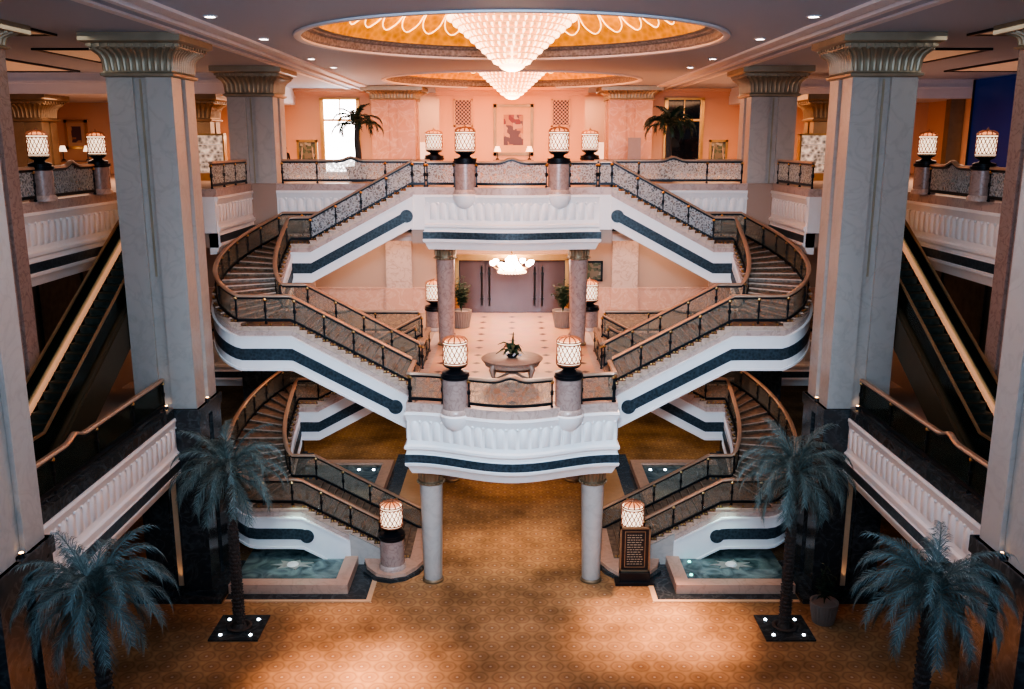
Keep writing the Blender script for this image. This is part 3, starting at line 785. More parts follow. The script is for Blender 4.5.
def staircase(sx, zb, lower):
    n = side_name[sx]
    lab = ('sweeping %s marble staircase from the ground floor up to the middle landing' if lower else 'sweeping %s marble staircase from the middle landing up to the top landing') % n
    t = thing('staircase', lab, 'staircase', (sx*XB, YC_, zb))
    for k in range(KN):
        flat = k in (16, 34)
        if k in (17, 35): continue
        k2 = k+2 if flat else k+1
        b = B(); z1 = zb+zk(k2); z0 = max(.01 if lower else -1, z1-.48)
        if k == KN-1: z1 -= .004
        kb = k-.06 if k else 0
        ia, ib, oa, ob = edge(kb, False), edge(k2, False), edge(kb, True), edge(k2, True)
        c = [(sx*ia[0], ia[1]), (sx*ib[0], ib[1]), (sx*ob[0], ob[1]), (sx*oa[0], oa[1])]
        def ext(p, kk, out):
            nx, ny = nrm_edge(kk, out); return (sx*(p[0]+nx*.11), p[1]+ny*.11)
        ce = [ext(ia, kb+.02, False), ext(ib, k2-.02, False), ext(ob, k2-.02, True), ext(oa, kb+.02, True)]
        vs = [(x, y, z0) for x, y in c]+[(x, y, z1-.06) for x, y in c]
        b.add(vs, [(0, 1, 2, 3), (1, 2, 6, 5), (2, 3, 7, 6), (0, 1, 5, 4)], 0)
        b.add([vs[i] for i in (0, 3, 7, 4)], [(0, 1, 2, 3)], 1)
        vs = [(x, y, z1-.06) for x, y in ce]+[(x, y, z1) for x, y in ce]
        b.add(vs, [(0, 1, 2, 3), (0, 1, 5, 4), (1, 2, 6, 5), (2, 3, 7, 6), (3, 0, 4, 7)], 0); b.add(vs[4:], [(0, 1, 2, 3)], 3)
        # little scroll bracket on the step ends
        for out in (True, False):
            for kk in ((k+.3, k+.7) if not flat else (k+.3, k+.8, k+1.2, k+1.7)):
                e0 = edge(kk, out); nx, ny = nrm_edge(kk, out)
                b.sphere((sx*(e0[0]+nx*.03), e0[1]+ny*.03, z1+.05), .05, 6, 4, 2)
        obj('resting_landing' if flat else 'step', b, [MT['step_top'], MT['step_riser'], MT['gold'], MT['tread']], t)
    ka = 9.3 if lower else 0
    b = B()
    ribbon(b, sx, zb, True, 0 if not lower else 4, KN, -.2, -.42, -.06, .06)
    ribbon(b, sx, zb, False, 0, KN, -.2, -.42, -.06, .06)
    obj('marble_skirt', b, MT['beige_marble'], t)
    b = B(); ribbon(b, sx, zb, True, ka, KN, -.40, -FB, -.1, .10)
    # ledge mouldings at the top and bottom of the fascia
    ribbon(b, sx, zb, True, ka, KN, -.40, -.47, .08, .17); ribbon(b, sx, zb, True, ka, KN, -FB+.1, -FB, .08, .14)
    obj('outer_fascia', b, MT['white'], t)
    b = B(); ribbon(b, sx, zb, False, 10 if lower else 0, KN, -.40, -FB, -.1, .10)
    ribbon(b, sx, zb, False, 10 if lower else 0, KN, -.40, -.47, .08, .17); ribbon(b, sx, zb, False, 10 if lower else 0, KN, -FB+.1, -FB, .08, .14)
    obj('inner_fascia', b, MT['white'], t)
    b = B(); ka2 = 15.3 if lower else 2.4
    ribbon(b, sx, zb, True, ka2, 51, -BT, -BT-.48, .09, .125); disc(b, sx, zb, True, ka2, .30, -BT-.24, .09, .135); disc(b, sx, zb, True, 51, .30, -BT-.24, .09, .135)
    obj('dark_band', b, MT['band'], t)
    b = B(); ka2 = 21
    ribbon(b, sx, zb, False, ka2, 51, -BT, -BT-.48, .09, .125); disc(b, sx, zb, False, 51, .30, -BT-.24, .09, .135)
    obj('dark_band', b, MT['band'], t)
    b = B(); vs = []; ks = krange(ka, KN)
    for k in ks:
        for out in (False, True):
            x, y = edge(k, out)
            for zz in (-.45, -FB+.08): vs.append((sx*x, y, max(.02, zb+zk(k)+zz)))
    m = 4; q = [0, 2, 3, 1]
    b.add(vs, [(i*m+q[j], i*m+q[(j+1) % 4], (i+1)*m+q[(j+1) % 4], (i+1)*m+q[j]) for i in range(len(ks)-1) for j in range(4)] + [(0, 1, 3, 2), tuple(len(ks)*4-4+j for j in (0, 2, 3, 1))])
    obj('soffit', b, MT['white'], t)
    if lower:
        x0, x1 = 4.7, XA+(XB-XA)*9.4/16
        for yy0, yy1 in ((YC_-RO-.08, YC_-RO+.1), (YC_-RI-.1, YC_-RI+.08)):
            b = B(); k0, k1 = (x0-XA)/(XB-XA)*16, 9.4
            pr = [(x0, .02), (x1, .02), (x1, RISE*k1-.1), (x0, max(.05, RISE*k0-.1))]
            b.add([(sx*x, yy0, z) for x, z in pr]+[(sx*x, yy1, z) for x, z in pr], [(0, 1, 2, 3), (4, 5, 6, 7), (0, 1, 5, 4), (1, 2, 6, 5), (2, 3, 7, 6), (3, 0, 4, 7)])
            obj('side_wall', b, MT['grey_marble'], t, label='grey marble side wall')
        def flare(g):
            p = [(6.3, 36), (6.1+g, 35.2-g), (5.6+g*.6, 34.55-g), (4.98, 34.35-g), (4.4, 34.55-g), (4.0-g, 35.1-g*.5), (3.75-g, 35.7), (3.6-g, 36.6), (3.55-g, 38), (3.6-g, 39.3+g), (4.6, 39.3+g), (6.3, 39.2)]
            return [(sx*x, y) for x, y in p]
        b = B().prism(flare(.12), .005, .15); obj('curved_plinth', b, MT['dark_marble'], t, label='dark curved plinth at the stair foot')
        b = B().prism(flare(-.02), .14, .3); obj('curved_step', b, MT['peach'], t, label='peach rounded bottom step')
    # railings belong to the stair but are their own things
    for out, k0, w in ((True, 5.2 if lower else .1, 'outer'), (False, .1, 'inner')):
        pts = []
        for k in krange(k0, KN-.1, .5):
            x, y = edge(k, out); nx, ny = nrm_edge(k, out); pts.append((sx*(x-nx*.1), y-ny*.1, zb+zk(k)+.06))
        nn = 'lower' if lower else 'upper'
        railing('%s railing with copper handrail on the %s %s staircase' % (w, nn, n), pts, 1.2, glass='glass')
for s in (-1, 1):
    staircase(s, M, False); staircase(s, G, True)

# ------------------------------------------------------------------ square columns
def notched(h, gw, gd):
    p = []
    for (ax, ay) in ((1, 0), (0, 1), (-1, 0), (0, -1)):
        tx, ty = -ay, ax
        for n_, t_ in ((h, -h), (h, -gw), (h-gd, -gw), (h-gd, gw), (h, gw)):
            p.append((ax*n_+tx*t_, ay*n_+ty*t_))
    return p
def sq_lathe(b, prof, cx, cy, mi=0):
    vs = []
    for h, z in prof:
        vs += [(cx-h, cy-h, z), (cx+h, cy-h, z), (cx+h, cy+h, z), (cx-h, cy+h, z)]
    b.add(vs, [(i*4+j, i*4+(j+1) % 4, (i+1)*4+(j+1) % 4, (i+1)*4+j) for i in range(len(prof)-1) for j in range(4)] + [(3, 2, 1, 0), tuple(len(prof)*4-4+j for j in range(4))], mi)
def capital(t, cx, cy, h, top, mat, q=.83):
    b = B(); sq_lathe(b, [(h+a_, top+z*q) for a_, z in ((.02, -1.75), (.12, -1.7), (.14, -1.6), (.05, -1.55), (.03, -1.5), (.04, -1.0), (.12, -.8), (.26, -.65), (.36, -.58), (.38, -.42), (.44, -.40))], cx, cy); obj('fluted_bell', b, mat, t, smooth=30)
    b = B(); n = max(6, int(h*2/.2))
    for (ax, ay) in ((1, 0), (0, 1), (-1, 0), (0, -1)):
        tx, ty = -ay, ax
        for i in range(n):
            u0 = -1+(2*i+1)/n
            pts = []
            for hh, z in ((h+.03, -1.48), (h+.05, -1.2), (h+.07, -1.0), (h+.15, -.8), (h+.29, -.65), (h+.36, -.6)):
                w = hh*u0; pts.append((cx+ax*hh+tx*w, cy+ay*hh+ty*w, top+z*q))
            b.tube(pts, .065, 6)
            hh = h+.40; w = hh*u0
            bx, by = cx+ax*hh+tx*w, cy+ay*hh+ty*w; b.box(bx-.06, bx+.06, by-.06, by+.06, top-.54*q, top-.42*q)
    obj('fluting', b, mat, t, smooth=40)
    b = B(); sq_lathe(b, [(h+.44, top-.42*q), (h+.56, top-.3), (h+.60, top-.28), (h+.60, top-.005)], cx, cy); obj('abacus', b, mat, t)
h = 1.15; spot_list = []
for s in (-1, 1):
    n = side_name[s]
    for y0, w in ((19.3, 'nearest'), (33.1, 'middle'), (46.9, 'farthest')):
        cx, cy = s*(11.92+h), y0+h
        lab = {'nearest': 'square grey marble column cut off by the %s edge of the photo' % n, 'middle': 'big square grey marble column with gilt capital beside the %s escalator' % n, 'farthest': 'square marble column behind the upper curve of the %s staircase' % n}[w]
        t = thing('square_column', lab, 'column', (cx, cy, 0))
        b = B().prism([(cx+x, cy+y) for x, y in notched(h, .23, .13)], M-.02, C-1.42); obj('shaft', b, MT['grey_marble'], t)
        b = B()
        for (ax, ay) in ((1, 0), (0, 1), (-1, 0), (0, -1)):
            q = h-.13; hw = .04
            x0, x1 = (cx+ax*q-(.02 if ax else hw), cx+ax*q+(.02 if ax else hw)); y0_, y1_ = (cy+ay*q-(.02 if ay else hw), cy+ay*q+(.02 if ay else hw))
            b.box(x0, x1, y0_, y1_, M+5.0, C-1.5)
        obj('gold_inlay', b, MT['cap'], t)
        b = B().prism([(cx+x, cy+y) for x, y in notched(h+.10, .23, .13)], .35, M-.02); sq_lathe(b, [(h+.16, M-.45), (h+.16, M-.02)], cx, cy); obj('dark_base', b, MT['dark_marble'], t)
        b = B().box(cx-h-.55, cx+h+.55, cy-h-.55, cy+h+.55, 0.001, .2).box(cx-h-.25, cx+h+.25, cy-h-.25, cy+h+.25, .2, .4); obj('plinth', b, MT['dark_marble'], t)
        capital(t, cx, cy, h, C, MT['cap'])
        if w != 'farthest':
            b = B().box(cx-.1, cx+.1, cy-h-.02, cy-h+.06, .5, M-.6); obj('light_strip', b, MT['tan'], t, label='pale strip in the dark base groove')
            spot_list.append((cx, cy-h-.16, .55, M-2)); spot_list += [(cx, cy-h-.14, M+.2, M+3), (cx-s*(h+.14), cy, M+.2, M+3)]
            # uplights standing on the ledge in the grooves
            for (fx, fy, fw) in ((cx, cy-h-.02, 'front'), (cx-s*(h+.02), cy, 'inner')):
                u = thing('column_uplight', 'small glowing uplight at the %s groove foot of the %s %s square column' % (fw, w, n), 'light', (fx, fy, M-.02))
                obj('housing', B().lathe([(.01, 0), (.08, 0), (.07, .1), (.06, .12)], 10, (fx, fy, M-.02)), MT['black'], u, smooth=40)
                obj('lens', B().lathe([(.06, .11), (.055, .13), (.01, .14)], 10, (fx, fy, M-.02)), MT['warmspot'], u)
for s in (-1, 1):
    n = side_name[s]; cx, cy, hh = s*17.15, 29.45, .95
    t = thing('square_column', 'shadowed square column in the %s wing at the photo edge behind the cage lanterns' % n, 'column', (cx, cy, M))
    obj('shaft', B().prism([(cx+x, cy+y) for x, y in notched(hh, .2, .1)], M, C-.7), MT['pillar_marble'], t)  # darker marble stands in for the shade on this column
    obj('base', B().box(cx-hh-.06, cx+hh+.06, cy-hh-.06, cy+hh+.06, M, M+.4), MT['dark_marble'], t)
    capital(t, cx, cy, hh, C, MT['cap'], .45)
for (x, y, lab) in ((-17.5, 52.5, 'slim gilded column in the left wing seen past the big left column'), (17.5, 52.5, 'slim gilded column in the right wing seen past the big right column'), (-26.8, 52.5, 'gilded column at the far left of the left wing behind the lanterns')):
    hh = .85; t = thing('gilded_column', lab, 'column', (x, y, U))
    obj('shaft', B().prism([(x+a, y+c) for a, c in notched(hh, .14, .08)], U, C-1.1-1.4), MT['dull_gold'], t)
    obj('base', B().box(x-hh-.1, x+hh+.1, y-hh-.1, y+hh+.1, U, U+.3), MT['dull_gold'], t)
    capital(t, x, y, hh, C-1.1, MT['dull_gold'])
for s in (-1, 1):
    cx, cy, hh = s*7.95, 64.2, 1.45
    t = thing('rear_column', 'wide rose marble column against the back wall at the %s of the framed picture' % side_name[s], 'column', (cx, cy, U))
    obj('shaft', B().prism([(cx+a, cy+c) for a, c in notched(hh, .3, .06)], U, C-.85), MT['rear_marble'], t)
    obj('base', B().box(cx-hh-.08, cx+hh+.08, cy-hh-.08, cy+hh+.08, U, U+.35), MT['beige_marble'], t)
    capital(t, cx, cy, hh, C-.02, MT['cap'], .5)
# round columns
def round_column(label, x, y, z0, z1, mat):
    t = thing('round_column', label, 'column', (x, y, z0)); H = z1-z0
    obj('shaft', B().lathe([(.37, .12), (.38, .3), (.47, H-.85)], 28, (x, y, z0)), mat, t, smooth=40)
    obj('base', B().lathe([(.01, 0), (.44, 0), (.44, .08), (.38, .14)], 28, (x, y, z0)), MT['dull_gold'], t, smooth=40)
    b = B().lathe([(.46, H-.95), (.52, H-.9), (.52, H-.82), (.48, H-.8), (.47, H-.74), (.5, H-.4), (.62, H-.2), (.76, H-.17), (.78, H-.02), (.01, H-.02)], 28, (x, y, z0))
    for k in range(20):
        a = 2*PI*k/20; b.tube([(x+r_*math.cos(a), y+r_*math.sin(a), z0+z) for r_, z in ((.49, H-.74), (.52, H-.4), (.61, H-.16))], .045, 5)
        b.sphere((x+.54*math.cos(a), y+.54*math.sin(a), z0+H-.86), .05, 6, 4)
    obj('gilt_capital', b, MT['dull_gold'], t, smooth=40)
for s in (-1, 1):
    n = side_name[s]
    round_column('%s round grey veined column under the middle landing, standing on the carpet' % n, s*3.25, 34.6, 0, M-T, MT['grey_marble'])
    round_column('%s round rose marble column under the top landing, beside the doors' % n, s*3.25, 44.3, M, U-T, MT['pillar_marble'])
    round_column('%s rear round column of the ground floor hidden mostly behind the front one' % n, s*3.25, 46.0, 0, M-T, MT['pillar_marble'])

# ------------------------------------------------------------------ escalators
SL = 7.8/14.1
def esc_z(Y): return M+max(0, min(7.8, (Y-26.8)*SL))
for s in (-1, 1):
    n = side_name[s]; xn, xf = 14.42, 15.88
    t = thing('escalator', 'dark %s escalator with copper handrails rising behind the big square column' % n, 'escalator', (s*(xn+xf)/2, 26.8, M))
    ys = [24.2, 26.5, 26.8, 27.2] + [27.2+i*1.0 for i in range(1, 14)] + [40.5, 40.9]
    def line(x, dz, ylist=ys): return [(s*x, y, esc_z(y)+dz) for y in ylist]
    for k in range(33):
        y0 = 26.8+k*14.1/33; z1 = esc_z(y0+14.1/33); b = B(); x0, x1 = sorted((s*(xn+.2), s*(xf-.2)))
        b.box(x0, x1, y0, y0+14.1/33+.03, z1-.42, z1); b.box(x0, x1, y0-.02, y0+.05, z1-.04, z1+.012, 1)
        obj('step', b, [MT['esc_step'], MT['esc_panel']], t)
    for x, nm, gold in ((xn, 'near', 0), (xf, 'far', 1)):
        b = B().sweep(line(x, 1.08), [(-.045, -.035), (.045, -.035), (.045, .035), (-.045, .035)]); obj('handrail', b, MT['rubber_rail'], t)
        b = B().sweep(line(x, 0), [(-.012, .2), (.012, .2), (.012, 1.05), (-.012, 1.05)]); obj('glass_balustrade', b, MT['esc_glass'], t)
        b = B().sweep(line(x, .0), [(-.11, .08), (.11, .08), (.11, .24), (-.11, .24)]); obj('deck', b, MT['copper_glow'] if gold else MT['esc_panel'], t, label='copper deck with painted glow' if gold else None)
        xo = x-.12 if x == xn else x+.12
        b = B().sweep(line(xo, 0), [(-.05, -1.2), (.05, -1.2), (.05, .1), (-.05, .1)]); obj('side_panel', b, MT['esc_panel'], t)
    b = B().sweep(line((xn+xf)/2, 0), [(-.68, -1.25), (.68, -1.25), (.68, -.5), (-.68, -.5)]); obj('underside', b, MT['esc_panel'], t)

# ------------------------------------------------------------------ pools and floor borders
for s in (-1, 1):
    n = side_name[s]
    x0, x1 = sorted((s*6.55, s*11.3)); y0, y1 = 33.3, 48.0
    xi = s*6.55
    t = thing('reflecting_pool', 'shallow teal pool with a peach stone rim under the %s staircase' % n, 'pool', ((x0+x1)/2, (y0+y1)/2, 0))
    w = .55
    b = B()
    b.box(x0, x1, y0, y0+w, .02, .42); b.box(x0, x1, y1-w, y1, .02, .42)
    a, c = sorted((xi, xi+s*w)); b.box(a, c, y0+w, y1-w, .02, .42)
    obj('stone_rim', b, MT['peach'], t)
    b = B().box(x0+(.02 if s < 0 else .3), x1-(.3 if s < 0 else .02), y0+.3, y1-.3, .02, .30); obj('water', b, MT['water'], t)
    # pale mosaic shape lying in the water
    m = thing('pool_mosaic', 'pale mosaic star lying in the shallow %s pool' % n, 'mosaic', (s*9.2, 35.3, .3))
    b = B(); p = []
    for q in range(14):
        a = 2*PI*q/14; r = (.62 if q % 2 else .32); p.append((s*9.2+r*1.5*math.cos(a), 35.3+r*.75*math.sin(a)))
    b.prism(p, .30, .33); obj('star', b, MT['mosaic'], m)
    b = B().lathe([(.01, .0), (.25, .0), (.2, .06), (.01, .08)], 12, (s*9.2, 35.3, .33)); obj('centre', b, MT['white'], m)
    for q, (px, py) in enumerate(((7.5, 46.7), (8.3, 46.7), (7.35, 34.4), (7.5, 35.6))):
        if q > 1 and s < 0: continue
        u = B().lathe([(.01, .05), (.06, .04), (.07, 0), (.01, 0)], 10, (s*px, py, .3))
        single('pool_light', u, MT['coolspot'] if q < 2 else emissive('pool_green_glow', (.2, .9, .7), 3), ('cool white light in the far end of the %s pool, %s' % (n, ('nearer the middle', 'farther out')[q])) if q < 2 else 'greenish light in the near corner of the right pool, %s' % ('nearest the rim', 'second from the rim')[q-2], 'light', (s*px, py, .3))
    b = B(); a, c = sorted((s*5.75, s*6.55))
    b.box(min(s*5.75, s*11.3), max(s*5.75, s*11.3), y0-.45, y0, .003, .03); b.box(a, c, y0, 36.0, .003, .03)
    b.box(a, c, 39.6, 50, .003, .03)
    struct('trim_%d' % k, b, MT['dark_marble']); k += 1
    b = B(); b.box(min(s*5.55, s*11.3), max(s*5.55, s*11.3), y0-.62, y0-.45, .003, .035); a, c = sorted((s*5.55, s*5.75)); b.box(a, c, y0-.45, 34.9, .003, .035)
    b.box(min(s*4.0, s*5.75), max(s*4.0, s*5.75), 42.0, 47.5, .003, .03)
    struct('trim_%d' % k, b, MT['tan']); k += 1

# ------------------------------------------------------------------ palms
def frond_mesh(name, seed, Lf, lift, droop, mats, leaf=.55, n=26, wid=.045):
    R = random.Random(seed); b = B()
    pts = []; p = Vector((0, 0, 0)); a = lift
    for i in range(n+1):
        pts.append(p.copy()); st = Lf/n; p = p+Vector((math.cos(a)*st, 0, math.sin(a)*st)); a -= droop/n*(.6+1.0*i/n)
    b.tube(pts, [.035*(1-i/n*.8) for i in range(n+1)], 5)
    for i in range(3, n+1):
        for sgn in (-1, 1):
            for sub in (0, .5):
                if i == n and sub: continue
                q = pts[i] if sub == 0 else pts[i].lerp(pts[min(n, i+1)], .5)
                f = i/n; ll = leaf*(.55+.9*math.sin(PI*min(1, f*1.0+.12))*.6)*R.uniform(.8, 1.15)
                d = (pts[min(n, i+1)]-pts[i-1]).normalized()
                out = (Vector((0, sgn*1.0, 0))+d*R.uniform(1.1, 2.2)+Vector((0, 0, R.uniform(-.15, .25)))).normalized()
                m1 = q+out*ll*.55; e = q+out*ll+Vector((0, 0, -ll*R.uniform(.25, .55)))
                sd = d*wid*.5
                mi = 1 if R.random() < .3 else 0
                b.add([q-sd, q+sd, m1+sd*.9, m1-sd*.9, e], [(0, 1, 2, 3), (3, 2, 4)], mi)
    return mesh(name, b, mats, recalc=False)
FR = [frond_mesh('frond', 11+i, L_, li, dr, [MT['frond'], MT['frond_light']], .58, 40, .022) for i, (L_, li, dr) in enumerate(((2.45, 1.2, 2.3), (2.5, .8, 2.1), (2.3, .35, 1.8), (2.0, -.4, 1.1), (2.4, 1.42, 1.3)))]
def big_palm(label, loc, rz, Ht=6.1, fs=1.0):
    t = thing('palm_tree', label, 'palm tree', loc, rz, 'tall blue-green palms')
    b = B(); nseg = 40; R = random.Random(3)
    prof = []
    for i in range(nseg):
        z = Ht*i/nseg; r = .17-.04*i/nseg; prof += [(r, z), (r+.04, z+Ht/nseg*.75)]
    prof = [(.27, 0), (.22, .1)] + prof[2:] + [(.13, Ht)]
    b.lathe(prof, 12)
    for i in range(nseg):
        for q in range(8):
            a = 2*PI*(q+.5*(i % 2))/8; r = .20-.045*i/nseg; z = Ht*i/nseg
            x, y = r*math.cos(a), r*math.sin(a)
            b.add([(x*.8-.06*math.sin(a), y*.8+.06*math.cos(a), z), (x*.8+.06*math.sin(a), y*.8-.06*math.cos(a), z), (x*1.25, y*1.25, z+.16), (x*.8, y*.8, z+.2)], [(0, 1, 2), (0, 2, 3), (1, 3, 2)])
    me = mesh('trunk', b, MT['trunk'], recalc=False)
    part_at('trunk', me, t, (0, 0, .05))
    k = 0
    for tier, cnt in ((4, 4), (0, 8), (1, 9), (2, 9), (3, 6)):
        for i in range(cnt):
            a = 2*PI*i/cnt+tier*.37+random.uniform(-.15, .15)
            part_at('frond', FR[tier], t, (.08*math.cos(a), .08*math.sin(a), Ht-.05-.03*tier), (random.uniform(-.15, .15), random.uniform(-.12, .12), a)).scale = (fs, fs, fs)
    return t
def planter_base(x, y, label):
    t = thing('palm_planter', label, 'planter', (x, y, 0))
    obj('slab', B().box(x-.9, x+.9, y-.9, y+.9, .003, .06), MT['dark_marble'], t)
    obj('soil_ring', B().lathe([(.42, .06), (.46, .14), (.36, .16), (.3, .1)], 20, (x, y, 0)), MT['trunk'], t, smooth=40)
    for ax in (-1, 1):
        for ay in (-1, 1):
            obj('planter_light', B().lathe([(.055, .06), (.05, .09), (.005, .1)], 10, (x+ax*.55, y+ay*.55, 0)), MT['coolspot'], t)
p0 = big_palm('tall palm with pale blue-green fronds standing on the carpet before the left staircase', (-10.1, 30.7, .06), .3)
dup(p0, (10.1, 30.7, .06), 2.1, 'tall palm with blue-green fronds standing on the carpet before the right staircase')
n0 = big_palm('dark palm crown in the bottom left corner of the photo', (-9.75, 19.5, .06), 4.0, 7.3, .86)
dup(n0, (9.85, 19.6, .06), 1.2, 'dark palm crown with one raised frond in the bottom right corner of the photo')
for x, y, l in ((-10.1, 30.7, 'far left'), (10.1, 30.7, 'far right'), (-9.75, 19.5, 'near left'), (9.85, 19.6, 'near right')):
    planter_base(x, y, 'dark square planter slab with four small lights under the %s palm' % l)
FG = [frond_mesh('frond', 31+i, L_, li, dr, [MT['green'], MT['green']], .42, 18, .05) for i, (L_, li, dr) in enumerate(((1.7, 1.1, 2.4), (1.7, .6, 2.0), (1.4, 1.4, 1.2)))]
def pot_palm(label, loc, dense):
    t = thing('potted_palm', label, 'potted palm', loc, 0)
    part_at('pot', mesh('pot', B().lathe([(.01, 0), (.36, 0), (.42, .1), (.58, .5), (.66, .75), (.6, .78), (.52, .7), (.01, .68)], 20), MT['pot'], smooth=40), t, (0, 0, 0))
    part_at('trunk', mesh('trunk', B().tube([(0, 0, .6), (.05, 0, 1.4), (.0, 0, 2.2), (.05, 0, 2.9)], [.2, .17, .15, .13], 10), MT['trunk'], smooth=50), t, (0, 0, 0))
    for tier, cnt in ((2, 4), (0, 7+dense*3), (1, 8+dense*4)):
        for i in range(cnt):
            a = 2*PI*i/cnt+tier+random.uniform(-.2, .2)
            part_at('frond', FG[tier], t, (.05, 0, 2.85), (random.uniform(-.2, .2), random.uniform(-.2, .2), a))
    return t
pot_palm('dark potted palm on the top floor in front of the bright window', (-8.2, 49.3, U), 0)
pot_palm('bushy dark potted palm on the top floor in front of the night window', (8.25, 49.3, U), 1)
def ribbed_pot(t, x, y, z, r, h_):
    b = B(); b.lathe([(.01, 0), (r*.72, 0), (r*.8, h_*.3), (r, h_*.92), (r*1.06, h_), (r*.9, h_), (r*.85, h_*.9), (.01, h_*.88)], 24, (x, y, z))
    for q in range(24):
        a = 2*PI*q/24; b.tube([(x+rr*math.cos(a), y+rr*math.sin(a), z+zz) for rr, zz in ((r*.74, .02), (r*.82, h_*.3), (r*1.0, h_*.9))], .03, 5)
    return obj('pot', b, MT['pot_beige'], t, smooth=40)
def bush(t, x, y, z, hgt, n, seed, mat='green', spread=.6):
    R = random.Random(seed); b = B()
    for i in range(n):
        a = R.uniform(0, 2*PI); le = R.uniform(.5, 1)*hgt; sp = R.uniform(.1, 1)*spread; pts = []
        for q in range(6):
            f = q/5; pts.append(Vector((x+math.cos(a)*sp*f**1.5, y+math.sin(a)*sp*f**1.5, z+le*f-(.25*le*f**3 if sp > .3 else 0))))
        b.tube(pts, .012, 4)
        for q in range(2, 6):
            for sg in (-1, 1):
                p = pts[q]; d = Vector((-math.sin(a)*sg, math.cos(a)*sg, R.uniform(-.2, .6))).normalized(); w = Vector((math.cos(a), math.sin(a), 0))*.045; ll = R.uniform(.22, .4)
                b.add([p, p+d*ll*.5+w, p+d*ll+Vector((0, 0, -.08)), p+d*ll*.5-w], [(0, 1, 2, 3)])
    return obj('leaves', b, MT[mat], t, recalc=False)
for s in (-1, 1):
    x, y = s*2.75, 48.6
    t = thing('potted_plant', 'leafy plant in a ribbed stone pot behind the %s rose column on the middle floor' % side_name[s], 'plant', (x, y, M)); ribbed_pot(t, x, y, M, .55, .95); bush(t, x, y, M+.85, 1.9, 34, 5+s)
t = thing('potted_plant', 'ribbed basket pot with thin stems standing on the carpet by the big right column', 'plant', (11.7, 31.2, 0)); ribbed_pot(t, 11.7, 31.2, 0, .5, .85); bush(t, 11.7, 31.2, .75, 1.6, 14, 9, 'green', .4)

# ------------------------------------------------------------------ furniture
tx, ty = 0.0, 37.4
t = thing('round_table', 'round carved wooden table on the middle landing between the lanterns', 'table', (tx, ty, M))
obj('tabletop', B().lathe([(.01, .86), (1.2, .86), (1.28, .88), (1.31, .93), (1.26, .97), (.01, .97)], 48, (tx, ty, M)), MT['wood'], t, smooth=40)
b = B().lathe([(1.12, .86), (1.16, .84), (1.14, .66), (1.08, .64)], 48, (tx, ty, M))
for q in range(48):
    a = 2*PI*q/48; b.sphere((tx+1.17*math.cos(a), ty+1.17*math.sin(a), M+.80), .035, 6, 4)
obj('apron', b, MT['wood'], t, smooth=40)
for q in range(4):
    a = PI/4+q*PI/2; b = B().tube([(tx+r_*math.cos(a), ty+r_*math.sin(a), M+z) for r_, z in ((1.08, .8), (1.2, .62), (1.12, .36), (1.05, .16), (1.12, .02))], [.11, .12, .08, .06, .08], 8); obj('leg', b, MT['wood'], t, smooth=50)
b = B()
for q in range(4):
    a = PI/4+q*PI/2; b.tube([(tx+r_*math.cos(a), ty+r_*math.sin(a), M+z) for r_, z in ((1.06, .18), (.6, .24), (.15, .34))], [.05, .06, .06], 8)
b.lathe([(.01, .28), (.26, .28), (.28, .32), (.2, .38), (.01, .4)], 16, (tx, ty, M))
obj('stretcher', b, MT['wood'], t, smooth=50)
t = thing('flower_arrangement', 'dark leafy flower bowl with one upright spike on the round table', 'flowers', (tx, ty, M+.97))
obj('bowl', B().lathe([(.01, 0), (.16, 0), (.3, .14), (.34, .22), (.3, .22), (.01, .16)], 20, (tx, ty, M+.97)), MT['black'], t, smooth=40)
b = B(); R = random.Random(2)
for i in range(34):
    a = R.uniform(0, 2*PI); r = R.uniform(.25, .62); w = R.uniform(.05, .1); ct, st = math.cos(a), math.sin(a); zt = R.uniform(.05, .35)
    p0_ = Vector((tx, ty, M+1.12)); p1 = p0_+Vector((ct*r*.55, st*r*.55, zt+.1)); p2 = p0_+Vector((ct*r, st*r, zt-.12)); sd = Vector((-st, ct, 0))*w
    b.add([p0_, p1+sd, p2, p1-sd], [(0, 1, 2, 3)])
obj('leaves', b, MT['green'], t, recalc=False)
b = B().tube([(tx+.05, ty, M+1.15), (tx+.03, ty, M+1.6), (tx+.06, ty, M+2.05)], [.05, .06, .015], 6); b.tube([(tx+.03, ty, M+1.5), (tx-.35, ty, M+1.62), (tx-.6, ty, M+1.52)], [.03, .03, .01], 6); b.tube([(tx, ty, M+1.3), (tx-.4, ty-.1, M+1.35), (tx-.68, ty-.2, M+1.15)], [.03, .03, .01], 6)
obj('spike', b, MT['green'], t, smooth=50)
b = B()
for q in range(5):
    b.sphere((tx+R.uniform(-.3, .4), ty-.3, M+1.1+R.uniform(0, .15)), .05, 6, 4)
obj('blossom', b, MT['flower'], t, smooth=50)

# directory board in front of the right newel pillar
bx, by = 5.0, 34.35
t = thing('directory_board', 'black directory board in a gold frame standing before the right staircase pillar', 'sign', (bx, by, 0))
obj('base', B().box(bx-.8, bx+.8, by-.35, by+.3, .005, .12).box(bx-.62, bx+.62, by-.2, by+.1, .12, .5), MT['black'], t)
obj('panel', B().box(bx-.55, bx+.55, by-.02, by+.05, .55, 2.35), MT['black'], t)
b = B()
for x in (bx-.62, bx+.55): b.box(x, x+.07, by-.06, by+.06, .1, 2.42)
for z in (.5, 2.35): b.box(bx-.62, bx+.62, by-.06, by+.06, z, z+.07)
for x in (bx-.42, bx+.39): b.box(x, x+.03, by-.05, by-.02, .68, 2.24)
for z in (.68, 2.22): b.box(bx-.42, bx+.42, by-.05, by-.02, z, z+.03)
obj('frame', b, MT['dull_gold'], t)
b = B(); R = random.Random(4)
